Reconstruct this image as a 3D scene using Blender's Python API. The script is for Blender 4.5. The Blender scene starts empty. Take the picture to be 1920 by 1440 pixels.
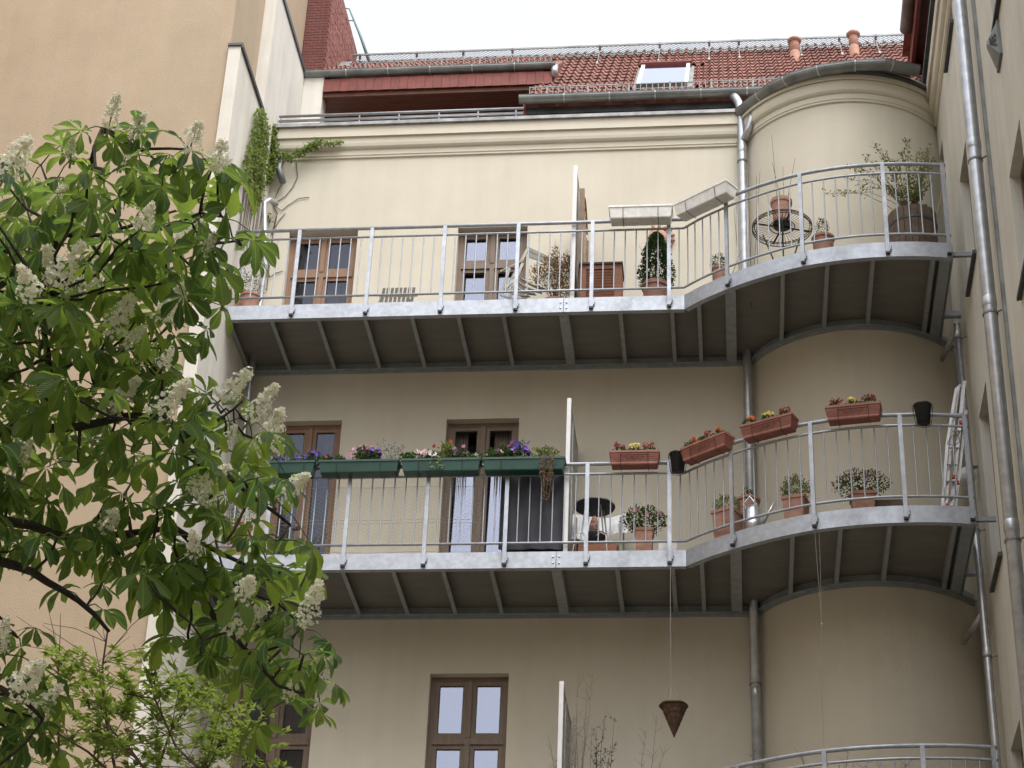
import bpy, math, random
from mathutils import Vector, Matrix
import numpy as np
R = math.radians
sc = bpy.context.scene
col = sc.collection
# ------------------------------------------------------------------ camera
F_PX = 3854.37
PITCH, YAW, ROLL = R(31.0463), R(7.0875), R(2.5173)
CAM = Vector((3.69, -19.9745, -9.7832))
_F = Vector((-math.sin(YAW)*math.cos(PITCH), math.cos(YAW)*math.cos(PITCH), math.sin(PITCH)))
_R0 = Vector((math.cos(YAW), math.sin(YAW), 0)); _U0 = _R0.cross(_F)
_R = _R0*math.cos(ROLL) + _U0*math.sin(ROLL); _U = -_R0*math.sin(ROLL) + _U0*math.cos(ROLL)
cam_d = bpy.data.cameras.new('camera'); cam = bpy.data.objects.new('camera', cam_d); col.objects.link(cam)
cam.matrix_world = Matrix(((_R.x,_U.x,-_F.x,CAM.x),(_R.y,_U.y,-_F.y,CAM.y),(_R.z,_U.z,-_F.z,CAM.z),(0,0,0,1)))
cam_d.sensor_width = 36; cam_d.lens = 36*F_PX/1920; cam_d.clip_start = .1; cam_d.clip_end = 2000
sc.camera = cam
# ------------------------------------------------------------------ sky, sun, exposure
SUN_EL, SUN_AZ = R(62), R(150)
w = bpy.data.worlds.new('World'); sc.world = w; w.use_nodes = True
nt = w.node_tree; nt.nodes.clear()
sky = nt.nodes.new('ShaderNodeTexSky'); sky.sky_type = 'NISHITA'; sky.sun_disc = False
sky.sun_elevation = SUN_EL; sky.sun_rotation = SUN_AZ; sky.air_density = 1.6; sky.dust_density = 4.0; sky.ozone_density = 1.0
hs = nt.nodes.new('ShaderNodeHueSaturation'); hs.inputs['Saturation'].default_value = .22
bg = nt.nodes.new('ShaderNodeBackground'); bg.inputs['Strength'].default_value = .15
wo = nt.nodes.new('ShaderNodeOutputWorld')
nt.links.new(sky.outputs[0], hs.inputs['Color']); nt.links.new(hs.outputs[0], bg.inputs['Color']); nt.links.new(bg.outputs[0], wo.inputs[0])
sd = bpy.data.lights.new('sun', 'SUN'); sd.energy = .5; sd.angle = R(35); sd.color = (1, .98, .95)
so = bpy.data.objects.new('sun', sd); col.objects.link(so)
# sky sun_rotation is measured clockwise from +Y
sdir = Vector((math.sin(SUN_AZ)*math.cos(SUN_EL), math.cos(SUN_AZ)*math.cos(SUN_EL), math.sin(SUN_EL)))
so.rotation_euler = sdir.to_track_quat('Z', 'Y').to_euler()
sc.view_settings.view_transform = 'Standard'; sc.view_settings.look = 'None'
sc.view_settings.exposure = 1.2; sc.view_settings.gamma = 1
try: sc.view_settings.use_curve_mapping = False
except Exception: pass

# ------------------------------------------------------------------ helpers
def ray(px, py): return _F + _R*((px-960)/F_PX) - _U*((py-720)/F_PX)
def at(px, py, ax, val):
    d = ray(px, py); t = (val - CAM[ax])/d[ax]; return CAM + d*t
def at_dist(px, py, dist): return CAM + ray(px, py).normalized()*dist
def proj(p):
    v = Vector(p) - CAM; d = v.dot(_F); return (960+F_PX*v.dot(_R)/d, 720-F_PX*v.dot(_U)/d)

class MB:
    def __init__(s): s.v = []; s.f = []; s.uv = None; s.sm = False
    def add(s, vs, fs):
        o = len(s.v); s.v += [tuple(q) for q in vs]; s.f += [tuple(i+o for i in q) for q in fs]
    def box(s, x0, x1, y0, y1, z0, z1):
        s.add([(x0,y0,z0),(x1,y0,z0),(x1,y1,z0),(x0,y1,z0),(x0,y0,z1),(x1,y0,z1),(x1,y1,z1),(x0,y1,z1)],
              [(0,3,2,1),(4,5,6,7),(0,1,5,4),(1,2,6,5),(2,3,7,6),(3,0,4,7)])
    def obox(s, c, a, b, d):           # centre and three half-extent vectors
        c, a, b, d = map(Vector, (c, a, b, d))
        s.add([c-a-b-d, c+a-b-d, c+a+b-d, c-a+b-d, c-a-b+d, c+a-b+d, c+a+b+d, c-a+b+d],
              [(0,3,2,1),(4,5,6,7),(0,1,5,4),(1,2,6,5),(2,3,7,6),(3,0,4,7)])
    def bar(s, p, q, wd, th, up=(0,0,1)):  # rectangular bar from p to q
        p, q = Vector(p), Vector(q); d = (q-p)
        if d.length < 1e-6: return
        side = d.cross(Vector(up)); 
        if side.length < 1e-6: side = d.cross(Vector((0,1,0)))
        side.normalize(); n = side.cross(d).normalized()
        s.obox((p+q)/2, d/2, side*wd/2, n*th/2)
    def tube(s, path, r, n=8, closed=False, caps=True):
        path = [Vector(p) for p in path]; m = len(path)
        rr = r if isinstance(r, (list, tuple)) else [r]*m
        t0 = (path[1]-path[0]).normalized()
        u = t0.cross(Vector((0,0,1)))
        if u.length < .05: u = t0.cross(Vector((0,1,0)))
        u.normalize(); rings = []
        for i in range(m):
            if closed: t = path[(i+1) % m]-path[i-1]
            else: t = path[min(i+1, m-1)]-path[max(i-1, 0)]
            t.normalize(); u = (u - t*u.dot(t)); u.normalize(); vv = t.cross(u)
            rings.append([path[i] + (u*math.cos(2*math.pi*k/n) + vv*math.sin(2*math.pi*k/n))*rr[i] for k in range(n)])
        o = len(s.v)
        for g in rings: s.v += [tuple(q) for q in g]
        for i in range(m if closed else m-1):
            a, b = o+i*n, o+((i+1) % m)*n
            for k in range(n): s.f.append((a+k, a+(k+1) % n, b+(k+1) % n, b+k))
        if caps and not closed:
            s.f.append(tuple(o+k for k in range(n))[::-1]); s.f.append(tuple(o+(m-1)*n+k for k in range(n)))
    def lathe(s, c, prof, n=20):       # prof: (r, z) from c
        c = Vector(c); o = len(s.v); m = len(prof)
        for r_, z_ in prof:
            for k in range(n):
                a = 2*math.pi*k/n; s.v.append((c.x+r_*math.cos(a), c.y+r_*math.sin(a), c.z+z_))
        for i in range(m-1):
            for k in range(n):
                a, b = o+i*n, o+(i+1)*n; s.f.append((a+k, a+(k+1) % n, b+(k+1) % n, b+k))
    def disc(s, c, r, n=20, nrm=(0,0,1)):
        c = Vector(c); q = Vector(nrm).to_track_quat('Z', 'Y')
        s.add([c + q @ Vector((r*math.cos(2*math.pi*k/n), r*math.sin(2*math.pi*k/n), 0)) for k in range(n)], [tuple(range(n))])
    def sphere(s, c, r, n=10, m=6):
        rx, ry, rz = r if isinstance(r, (tuple, list)) else (r, r, r)
        c = Vector(c); o = len(s.v)
        for i in range(m+1):
            th = math.pi*i/m
            for k in range(n):
                a = 2*math.pi*k/n; s.v.append((c.x+rx*math.sin(th)*math.cos(a), c.y+ry*math.sin(th)*math.sin(a), c.z+rz*math.cos(th)))
        for i in range(m):
            for k in range(n):
                a, b = o+i*n, o+(i+1)*n; s.f.append((b+k, b+(k+1) % n, a+(k+1) % n, a+k))
    def sweep(s, path, prof, nrm=None, caps=True, closed=True):
        """prof: closed list of (out, up) offsets; out is horizontal, to the right-hand side of travel"""
        path = [Vector(p) for p in path]; m = len(path); n = len(prof); o = len(s.v)
        for i in range(m):
            if i == 0: t = path[1]-path[0]
            elif i == m-1: t = path[-1]-path[-2]
            else: t = (path[i+1]-path[i]).normalized() + (path[i]-path[i-1]).normalized()
            t.z = 0; t.normalize(); out = Vector((t.y, -t.x, 0))
            k_ = 1.0
            if 0 < i < m-1:
                a = (path[i]-path[i-1]); a.z = 0; a.normalize(); k_ = 1/max(.4, a.dot(t))
            for (a_, b_) in prof: s.v.append(tuple(path[i] + out*a_*k_ + Vector((0,0,b_))))
        for i in range(m-1):
            for k in range(n if closed else n-1):
                a, b = o+i*n, o+(i+1)*n; s.f.append((a+k, a+(k+1) % n, b+(k+1) % n, b+k))
        if caps and closed:
            s.f.append(tuple(o+k for k in range(n))); s.f.append(tuple(o+(m-1)*n+k for k in range(n))[::-1])
    def prism(s, poly, dvec):          # poly: list of 3D points, extruded by dvec
        poly = [Vector(p) for p in poly]; n = len(poly); d = Vector(dvec)
        s.add(poly + [p+d for p in poly], [tuple(range(n))[::-1], tuple(range(n, 2*n))] + [(k, (k+1) % n, n+(k+1) % n, n+k) for k in range(n)])

def mesh_of(name, mb, mat, off=Vector((0,0,0)), smooth=False):
    me = bpy.data.meshes.new(name)
    ox, oy, oz = off
    me.from_pydata([(x-ox, y-oy, z-oz) for x, y, z in mb.v], [], mb.f)
    if mb.uv:
        ul = me.uv_layers.new(name='uv'); ul.data.foreach_set('uv', [c for q in mb.uv for c in q])
    for m in (mat if isinstance(mat, (list, tuple)) else [mat]): me.materials.append(m)
    if smooth: me.polygons.foreach_set('use_smooth', [True]*len(me.polygons))
    me.update()
    return me
ORG = {}
def thing(name, label, cat, loc=(0,0,0), group=None):
    o = bpy.data.objects.new(name, None); o.empty_display_size = .1; col.objects.link(o); o.location = loc
    o['label'] = label; o['category'] = cat
    if group: o['group'] = group
    ORG[o.name] = Vector(loc); return o
def part(name, mb, mat, parent, smooth=False, kind=None, label=None):
    off = ORG[parent.name]
    o = bpy.data.objects.new(name, mesh_of(name, mb, mat, off, smooth)); col.objects.link(o); o.parent = parent
    ORG[o.name] = off
    if kind: o['kind'] = kind
    if label: o['label'] = label
    return o
def inst(name, me, parent, loc, rot=None, scale=None, matrix=None):
    o = bpy.data.objects.new(name, me); col.objects.link(o); o.parent = parent
    if matrix is not None: o.matrix_local = matrix
    else:
        o.location = Vector(loc) - ORG[parent.name]
        if rot is not None: o.rotation_euler = rot
        if scale is not None: o.scale = (scale,)*3
    return o
def single(name, mb, mat, label, cat, loc=(0,0,0), group=None, smooth=False):
    o = bpy.data.objects.new(name, mesh_of(name, mb, mat, Vector(loc), smooth)); col.objects.link(o); o.location = loc
    o['label'] = label; o['category'] = cat; ORG[o.name] = Vector(loc)
    if group: o['group'] = group
    return o
def struct(name, mb, mat, smooth=False):
    o = bpy.data.objects.new(name, mesh_of(name, mb, mat, Vector((0,0,0)), smooth)); col.objects.link(o); o['kind'] = 'structure'
    ORG[o.name] = Vector((0,0,0)); return o

# ------------------------------------------------------------------ materials
def mat(name, c, rough=.8, metal=0, c2=None, scale=4, detail=4, bump=0, bscale=60, spec=.5, stretch=None, rnd=0, trans=0, streak=0, mixlo=.35, mixhi=.65, bdist=.01):
    m = bpy.data.materials.new(name); m.use_nodes = True; n = m.node_tree; b = n.nodes['Principled BSDF']; L = n.links
    b.inputs['Roughness'].default_value = rough; b.inputs['Metallic'].default_value = metal
    b.inputs['Specular IOR Level'].default_value = spec
    tc = n.nodes.new('ShaderNodeTexCoord'); vec = tc.outputs['Object']
    if stretch:
        mp = n.nodes.new('ShaderNodeMapping'); mp.inputs['Scale'].default_value = stretch; L.new(vec, mp.inputs[0]); vec = mp.outputs[0]
    col_out = None
    if c2:
        nz = n.nodes.new('ShaderNodeTexNoise'); nz.inputs['Scale'].default_value = scale; nz.inputs['Detail'].default_value = detail
        nz.inputs['Roughness'].default_value = .6; L.new(vec, nz.inputs['Vector'])
        rp = n.nodes.new('ShaderNodeValToRGB'); rp.color_ramp.elements[0].position = mixlo; rp.color_ramp.elements[1].position = mixhi
        rp.color_ramp.elements[0].color = (*c, 1); rp.color_ramp.elements[1].color = (*c2, 1)
        L.new(nz.outputs['Fac'], rp.inputs[0]); col_out = rp.outputs[0]
    if streak:
        mp2 = n.nodes.new('ShaderNodeMapping'); mp2.inputs['Scale'].default_value = (2.2, 2.2, .12); L.new(tc.outputs['Object'], mp2.inputs[0])
        n2 = n.nodes.new('ShaderNodeTexNoise'); n2.inputs['Scale'].default_value = 2.5; n2.inputs['Detail'].default_value = 5; L.new(mp2.outputs[0], n2.inputs['Vector'])
        mr = n.nodes.new('ShaderNodeMapRange'); mr.inputs['From Min'].default_value = .45; mr.inputs['From Max'].default_value = .75
        mr.inputs['To Min'].default_value = 1; mr.inputs['To Max'].default_value = 1-streak; L.new(n2.outputs['Fac'], mr.inputs[0])
        mx = n.nodes.new('ShaderNodeMix'); mx.data_type = 'RGBA'; mx.blend_type = 'MULTIPLY'; mx.inputs['Factor'].default_value = 1
        if col_out: L.new(col_out, mx.inputs['A'])
        else: mx.inputs['A'].default_value = (*c, 1)
        L.new(mr.outputs[0], mx.inputs['B']); col_out = mx.outputs['Result']
    if rnd:
        oi = n.nodes.new('ShaderNodeObjectInfo'); hv = n.nodes.new('ShaderNodeHueSaturation')
        mr = n.nodes.new('ShaderNodeMapRange'); mr.inputs['To Min'].default_value = 1-rnd; mr.inputs['To Max'].default_value = 1+rnd
        L.new(oi.outputs['Random'], mr.inputs[0]); L.new(mr.outputs[0], hv.inputs['Value'])
        if col_out: L.new(col_out, hv.inputs['Color'])
        else: hv.inputs['Color'].default_value = (*c, 1)
        col_out = hv.outputs[0]
    if col_out: L.new(col_out, b.inputs['Base Color'])
    else: b.inputs['Base Color'].default_value = (*c, 1)
    if bump:
        nb = n.nodes.new('ShaderNodeTexNoise'); nb.inputs['Scale'].default_value = bscale; nb.inputs['Detail'].default_value = 3; L.new(vec, nb.inputs['Vector'])
        bp = n.nodes.new('ShaderNodeBump'); bp.inputs['Strength'].default_value = bump; bp.inputs['Distance'].default_value = bdist
        L.new(nb.outputs['Fac'], bp.inputs['Height']); L.new(bp.outputs[0], b.inputs['Normal'])
    if trans:
        tr = n.nodes.new('ShaderNodeBsdfTranslucent'); ms = n.nodes.new('ShaderNodeMixShader'); ms.inputs[0].default_value = trans
        out = [q for q in n.nodes if q.type == 'OUTPUT_MATERIAL'][0]
        if col_out:
            hv2 = n.nodes.new('ShaderNodeHueSaturation'); hv2.inputs['Value'].default_value = 1.5; hv2.inputs['Hue'].default_value = .485; L.new(col_out, hv2.inputs['Color']); L.new(hv2.outputs[0], tr.inputs[0])
        else: tr.inputs[0].default_value = (min(1,c[0]*1.7), min(1,c[1]*1.5), c[2], 1)
        L.new(b.outputs[0], ms.inputs[1]); L.new(tr.outputs[0], ms.inputs[2]); L.new(ms.outputs[0], out.inputs[0])
    return m
M = {}
M['cream'] = mat('cream_plaster', (.60,.555,.455), .92, c2=(.65,.605,.505), scale=.9, bump=.35, bscale=90, streak=.05, spec=.2)
M['trim'] = mat('cream_moulding_plaster', (.61,.565,.465), .9, c2=(.65,.605,.505), scale=2, bump=.2, bscale=80, spec=.2)
M['wing'] = mat('weathered_cream_plaster', (.61,.59,.52), .92, c2=(.68,.66,.585), scale=1.1, bump=.4, bscale=90, streak=.12, spec=.2)
M['orange'] = mat('ochre_plaster', (.42,.335,.24), .93, c2=(.455,.365,.265), scale=1.6, bump=.4, bscale=70, streak=.035, spec=.2)
M['pale'] = mat('pale_cream_plaster', (.66,.635,.57), .92, c2=(.75,.725,.665), scale=1.0, bump=.3, bscale=90, streak=.16, spec=.2)
M['zinc'] = mat('weathered_zinc', (.16,.17,.165), .5, .55, c2=(.27,.285,.28), scale=3, bump=.15, bscale=20)
M['coping'] = mat('zinc_coping', (.20,.205,.21), .55, .5, c2=(.34,.345,.35), scale=6, bump=.1)
M['darkzinc'] = mat('dark_zinc_edge', (.05,.055,.06), .55, .4, c2=(.1,.105,.11), scale=5)
M['pipe'] = mat('galvanised_pipe', (.40,.42,.45), .36, .75, c2=(.55,.57,.61), scale=9, detail=6, bump=.06, bscale=40)
def galv():
    m = mat('galvanised_steel', (.36,.385,.425), .48, .6, c2=(.46,.49,.545), scale=14, detail=7, bump=.05, bscale=60)
    n = m.node_tree; b = n.nodes['Principled BSDF']; tc = n.nodes.new('ShaderNodeTexCoord')
    v = n.nodes.new('ShaderNodeTexVoronoi'); v.inputs['Scale'].default_value = 55; n.links.new(tc.outputs['Object'], v.inputs['Vector'])
    n3 = n.nodes.new('ShaderNodeTexNoise'); n3.inputs['Scale'].default_value = 3.2; n3.inputs['Detail'].default_value = 6; n.links.new(tc.outputs['Object'], n3.inputs['Vector'])
    ad = n.nodes.new('ShaderNodeMath'); ad.operation = 'MULTIPLY_ADD'; ad.inputs[1].default_value = .18; n.links.new(v.outputs['Color'], ad.inputs[0])
    mr = n.nodes.new('ShaderNodeMapRange'); mr.inputs['From Min'].default_value = .3; mr.inputs['From Max'].default_value = .7; mr.inputs['To Min'].default_value = .26; mr.inputs['To Max'].default_value = .56
    n.links.new(n3.outputs['Fac'], mr.inputs[0]); n.links.new(mr.outputs[0], ad.inputs[2]); n.links.new(ad.outputs[0], b.inputs['Roughness'])
    return m
M['galv'] = galv()
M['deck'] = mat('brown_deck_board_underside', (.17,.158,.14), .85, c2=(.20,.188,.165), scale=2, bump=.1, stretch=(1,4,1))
M['joist'] = mat('dull_galvanised_joist', (.29,.315,.33), .6, .35, c2=(.37,.395,.41), scale=10)
M['black'] = mat('black_plastic', (.012,.012,.014), .45)
M['frame'] = mat('brown_window_wood', (.165,.115,.08), .55, c2=(.21,.15,.108), scale=5, stretch=(6,6,1), bump=.1)
M['frame2'] = mat('warm_brown_window_wood', (.22,.125,.072), .55, c2=(.28,.165,.10), scale=5, stretch=(6,6,1), bump=.1)
M['gasket'] = mat('dark_gasket', (.03,.028,.027), .6)
M['tile'] = mat('red_clay_tile', (.14,.05,.037), .75, c2=(.27,.12,.09), scale=9, bump=.3, bscale=50, rnd=.22)
M['tile_s'] = mat('red_clay_tile_mass', (.14,.045,.032), .75, c2=(.31,.13,.095), scale=7, detail=6, bump=.3, bscale=50)
M['redclad'] = mat('red_clay_cladding', (.155,.035,.028), .7, c2=(.20,.052,.04), scale=8, rnd=.1)
M['soffit'] = mat('dark_stained_soffit_wood', (.085,.026,.014), .6, c2=(.13,.045,.022), scale=4, stretch=(1,8,8), bump=.2)
M['darkred'] = mat('dark_red_wall_boards', (.13,.022,.022), .7, c2=(.17,.035,.03), scale=4)
M['underboard'] = mat('brown_eaves_board', (.19,.115,.07), .8, c2=(.26,.16,.10), scale=5, stretch=(1,6,6))
M['brick'] = mat('red_chimney_brick', (.13,.035,.032), .85, c2=(.19,.065,.055), scale=12, bump=.4, rnd=.1)
M['brick2'] = mat('weathered_chimney_brick', (.24,.09,.075), .9, c2=(.33,.15,.125), scale=9, bump=.5)
M['mortar'] = mat('grey_mortar', (.27,.22,.2), .95, c2=(.36,.31,.28), scale=20, bump=.4)
M['white'] = mat('white_painted_metal', (.78,.78,.78), .4, c2=(.7,.7,.71), scale=8)
M['whiteplastic'] = mat('dirty_white_plastic', (.82,.81,.78), .5, c2=(.62,.61,.58), scale=11, detail=6, mixlo=.4, mixhi=.75)
M['frost'] = mat('frosted_screen_panel', (.38,.38,.35), .5, c2=(.43,.43,.40), scale=3, trans=.25)
M['greybar'] = mat('grey_painted_rail', (.25,.26,.275), .5, .3, c2=(.33,.34,.36), scale=6)
M['terracotta'] = mat('terracotta', (.33,.165,.115), .8, c2=(.43,.25,.19), scale=12, bump=.2, rnd=.1)
M['tplastic'] = mat('terracotta_plastic', (.25,.09,.065), .6, c2=(.32,.13,.10), scale=8, rnd=.08)
M['greenbox'] = mat('dark_green_plastic', (.010,.052,.038), .42, c2=(.014,.07,.052), scale=6, rnd=.15)
M['soil'] = mat('potting_soil', (.04,.028,.02), .95, c2=(.07,.05,.035), scale=40, bump=.5)
M['wood_grey'] = mat('weathered_grey_wood', (.27,.265,.235), .8, c2=(.40,.385,.34), scale=6, stretch=(8,8,2), bump=.2)
M['cabinet'] = mat('stained_cabinet_wood', (.26,.105,.06), .65, c2=(.36,.16,.09), scale=6, stretch=(2,2,10), bump=.2)
M['lattice'] = mat('brown_trellis_wood', (.22,.15,.10), .8, c2=(.32,.23,.16), scale=8)
M['wire'] = mat('dark_iron_wire', (.035,.033,.033), .5, .5)
M['steelwire'] = mat('thin_steel_wire', (.42,.42,.42), .45, .6)
M['barrel'] = mat('old_barrel_wood', (.11,.075,.055), .85, c2=(.17,.125,.095), scale=8, bump=.3)
M['darkpanel'] = mat('charcoal_screen_fabric', (.035,.037,.05), .75, c2=(.05,.052,.065), scale=5, bump=.2, bscale=200)
M['cloth'] = mat('white_cloth', (.76,.77,.79), .85, c2=(.68,.7,.73), scale=6, bump=.4, bscale=9, bdist=.05)
M['alu'] = mat('aluminium', (.62,.63,.67), .32, .8, c2=(.72,.73,.77), scale=10)
M['redplastic'] = mat('red_plastic', (.55,.06,.03), .45)
M['string'] = mat('grey_string', (.30,.30,.29), .9)
M['basket'] = mat('dark_wicker', (.06,.033,.02), .9, c2=(.12,.07,.04), scale=30, bump=.6)
M['box_green'] = mat('boxwood_leaves', (.015,.045,.014), .6, c2=(.04,.085,.025), scale=18, trans=.2, spec=.12)
M['shrub_green'] = mat('light_shrub_leaves', (.11,.15,.04), .6, c2=(.22,.25,.09), scale=12, trans=.35, spec=.15)
M['spring_green'] = mat('young_spring_leaves', (.16,.25,.04), .6, c2=(.26,.36,.07), scale=9, trans=.45)
M['ivy'] = mat('vine_leaves', (.10,.15,.03), .6, c2=(.21,.27,.07), scale=8, trans=.35, spec=.15)
M['plant'] = mat('flower_foliage', (.035,.085,.02), .6, c2=(.08,.15,.04), scale=25, trans=.25, spec=.12)
M['greyplant'] = mat('silvery_lavender_stems', (.20,.22,.2), .8, c2=(.3,.3,.3), scale=15)
M['dry'] = mat('dried_brown_leaves', (.19,.115,.05), .85, c2=(.32,.20,.08), scale=14, trans=.2)
M['twig'] = mat('brown_twigs', (.085,.06,.045), .9, c2=(.14,.10,.075), scale=20)
M['bark'] = mat('dark_chestnut_bark', (.028,.022,.018), .9, c2=(.055,.045,.036), scale=20, bump=.6)
M['panicle'] = mat('cream_chestnut_blossom', (.88,.88,.78), .7, c2=(.82,.81,.68), scale=40, trans=.3)
for k_, c_ in dict(purple=(.13,.06,.42), violet=(.20,.10,.5), pink=(.48,.17,.34), palepink=(.62,.40,.48), red=(.30,.018,.022), orange=(.55,.13,.02), yellow=(.75,.62,.16), dark=(.05,.02,.1), white=(.75,.72,.72), mauve=(.33,.14,.24), daisy=(.40,.15,.22)).items():
    M['f_'+k_] = mat(k_+'_petals', c_, .7, trans=.2)
def glass(name, tint=(.02,.022,.026), refl=.20, clear=.0):
    m = bpy.data.materials.new(name); m.use_nodes = True; n = m.node_tree; n.nodes.clear(); L = n.links
    o = n.nodes.new('ShaderNodeOutputMaterial'); g = n.nodes.new('ShaderNodeBsdfGlossy'); g.inputs['Roughness'].default_value = .015
    g.inputs['Color'].default_value = (.78,.82,1,1)
    t = n.nodes.new('ShaderNodeBsdfTransparent'); t.inputs[0].default_value = (.62,.64,.66,1)
    lw = n.nodes.new('ShaderNodeLayerWeight'); lw.inputs[0].default_value = .25
    ma = n.nodes.new('ShaderNodeMath'); ma.operation = 'MULTIPLY_ADD'; ma.inputs[1].default_value = .5; ma.inputs[2].default_value = refl; ma.use_clamp = True
    nz = n.nodes.new('ShaderNodeTexNoise'); nz.inputs['Scale'].default_value = 1.8; bp = n.nodes.new('ShaderNodeBump'); bp.inputs['Strength'].default_value = .03; bp.inputs['Distance'].default_value = .05
    L.new(nz.outputs['Fac'], bp.inputs['Height']); L.new(bp.outputs[0], g.inputs['Normal'])
    mx = n.nodes.new('ShaderNodeMixShader'); L.new(lw.outputs['Fresnel'], ma.inputs[0]); L.new(ma.outputs[0], mx.inputs[0])
    L.new(t.outputs[0], mx.inputs[1]); L.new(g.outputs[0], mx.inputs[2]); L.new(mx.outputs[0], o.inputs[0])
    return m
M['glass'] = glass('window_glass')
M['glass_dim'] = glass('low_reflection_window_glass', refl=.03)  # same glass, reflection turned down so these panes look dark
M['skyglass'] = glass('skylight_glass', refl=.75)
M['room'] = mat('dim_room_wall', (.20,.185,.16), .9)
M['curtain'] = mat('grey_brown_curtain', (.20,.165,.14), .9, c2=(.26,.22,.19), scale=3, stretch=(9,9,.5))
def leafmat():
    m = bpy.data.materials.new('chestnut_leaf'); m.use_nodes = True; n = m.node_tree; b = n.nodes['Principled BSDF']; L = n.links
    uv = n.nodes.new('ShaderNodeUVMap'); uv.uv_map = 'uv'; sep = n.nodes.new('ShaderNodeSeparateXYZ'); L.new(uv.outputs[0], sep.inputs[0])
    ab = n.nodes.new('ShaderNodeMath'); ab.operation = 'ABSOLUTE'; L.new(sep.outputs['Y'], ab.inputs[0])
    v1 = n.nodes.new('ShaderNodeMath'); v1.operation = 'MULTIPLY_ADD'; v1.inputs[1].default_value = -.45; L.new(ab.outputs[0], v1.inputs[0]); L.new(sep.outputs['X'], v1.inputs[2])
    v2 = n.nodes.new('ShaderNodeMath'); v2.operation = 'MULTIPLY'; v2.inputs[1].default_value = 2*math.pi*14; L.new(v1.outputs[0], v2.inputs[0])
    v3 = n.nodes.new('ShaderNodeMath'); v3.operation = 'SINE'; L.new(v2.outputs[0], v3.inputs[0])
    bp = n.nodes.new('ShaderNodeBump'); bp.inputs['Strength'].default_value = .6; bp.inputs['Distance'].default_value = .004; L.new(v3.outputs[0], bp.inputs['Height']); L.new(bp.outputs[0], b.inputs['Normal'])
    oi = n.nodes.new('ShaderNodeObjectInfo'); tc = n.nodes.new('ShaderNodeTexCoord'); nz = n.nodes.new('ShaderNodeTexNoise'); nz.inputs['Scale'].default_value = 5; L.new(tc.outputs['Object'], nz.inputs['Vector'])
    ad = n.nodes.new('ShaderNodeMath'); ad.operation = 'ADD'; L.new(oi.outputs['Random'], ad.inputs[0]); L.new(nz.outputs['Fac'], ad.inputs[1])
    hf = n.nodes.new('ShaderNodeMath'); hf.operation = 'MULTIPLY'; hf.inputs[1].default_value = .5; L.new(ad.outputs[0], hf.inputs[0])
    rp = n.nodes.new('ShaderNodeValToRGB'); rp.color_ramp.elements[0].color = (.034,.084,.03,1); rp.color_ramp.elements[1].color = (.088,.165,.04,1)
    rp.color_ramp.elements[0].position = .3; rp.color_ramp.elements[1].position = .7; L.new(hf.outputs[0], rp.inputs[0])
    mid = n.nodes.new('ShaderNodeMath'); mid.operation = 'LESS_THAN'; mid.inputs[1].default_value = .06; L.new(ab.outputs[0], mid.inputs[0])
    mx = n.nodes.new('ShaderNodeMix'); mx.data_type = 'RGBA'; L.new(mid.outputs[0], mx.inputs['Factor']); L.new(rp.outputs[0], mx.inputs['A']); mx.inputs['B'].default_value = (.085,.16,.05,1)
    L.new(mx.outputs['Result'], b.inputs['Base Color']); b.inputs['Roughness'].default_value = .42; b.inputs['Specular IOR Level'].default_value = .5
    hv = n.nodes.new('ShaderNodeHueSaturation'); hv.inputs['Hue'].default_value = .448; hv.inputs['Saturation'].default_value = 1.15; hv.inputs['Value'].default_value = 3.6
    L.new(mx.outputs['Result'], hv.inputs['Color'])
    tr = n.nodes.new('ShaderNodeBsdfTranslucent'); L.new(hv.outputs[0], tr.inputs[0]); ms = n.nodes.new('ShaderNodeMixShader'); ms.inputs[0].default_value = .55
    out = [q for q in n.nodes if q.type == 'OUTPUT_MATERIAL'][0]
    L.new(b.outputs[0], ms.inputs[1]); L.new(tr.outputs[0], ms.inputs[2]); L.new(ms.outputs[0], out.inputs[0]); return m
M['leaf'] = leafmat()
rng = random.Random(7)
W = 1.23; GZ = -11.4; BX, BY, BR = 5.20, 1.88, 1.40; XR = 6.35; XL = -2.25
LV = {'top': 3.3, 'mid': 0.0, 'low': -3.684}
# ------------------------------------------------------------------ ground
m = MB(); m.add([(-200,-200,GZ),(200,-200,GZ),(200,200,GZ),(-200,200,GZ)], [(0,1,2,3)])
struct('courtyard_ground', m, mat('courtyard_paving_and_grass', (.16,.16,.13), .95, c2=(.34,.32,.28), scale=.8, bump=.5))

def holes_wall(mb, x0, x1, z0, z1, holes, P, depth):
    """wall face with rectangular holes; P(u, v, d) maps to 3D, d = depth behind the face"""
    us = sorted({x0, x1, *[h[0] for h in holes], *[h[1] for h in holes]}); vs = sorted({z0, z1, *[h[2] for h in holes], *[h[3] for h in holes]})
    for i in range(len(us)-1):
        for j in range(len(vs)-1):
            cu, cv = (us[i]+us[i+1])/2, (vs[j]+vs[j+1])/2
            if any(h[0] < cu < h[1] and h[2] < cv < h[3] for h in holes): continue
            mb.add([P(us[i],vs[j],0),P(us[i+1],vs[j],0),P(us[i+1],vs[j+1],0),P(us[i],vs[j+1],0)], [(0,1,2,3)])
    for a, b, c, d in holes:
        q = [(a,c),(b,c),(b,d),(a,d)]
        for k in range(4):
            (u0,v0),(u1,v1) = q[k], q[(k+1) % 4]
            mb.add([P(u0,v0,0),P(u0,v0,depth),P(u1,v1,depth),P(u1,v1,0)], [(0,1,2,3)])
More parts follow.
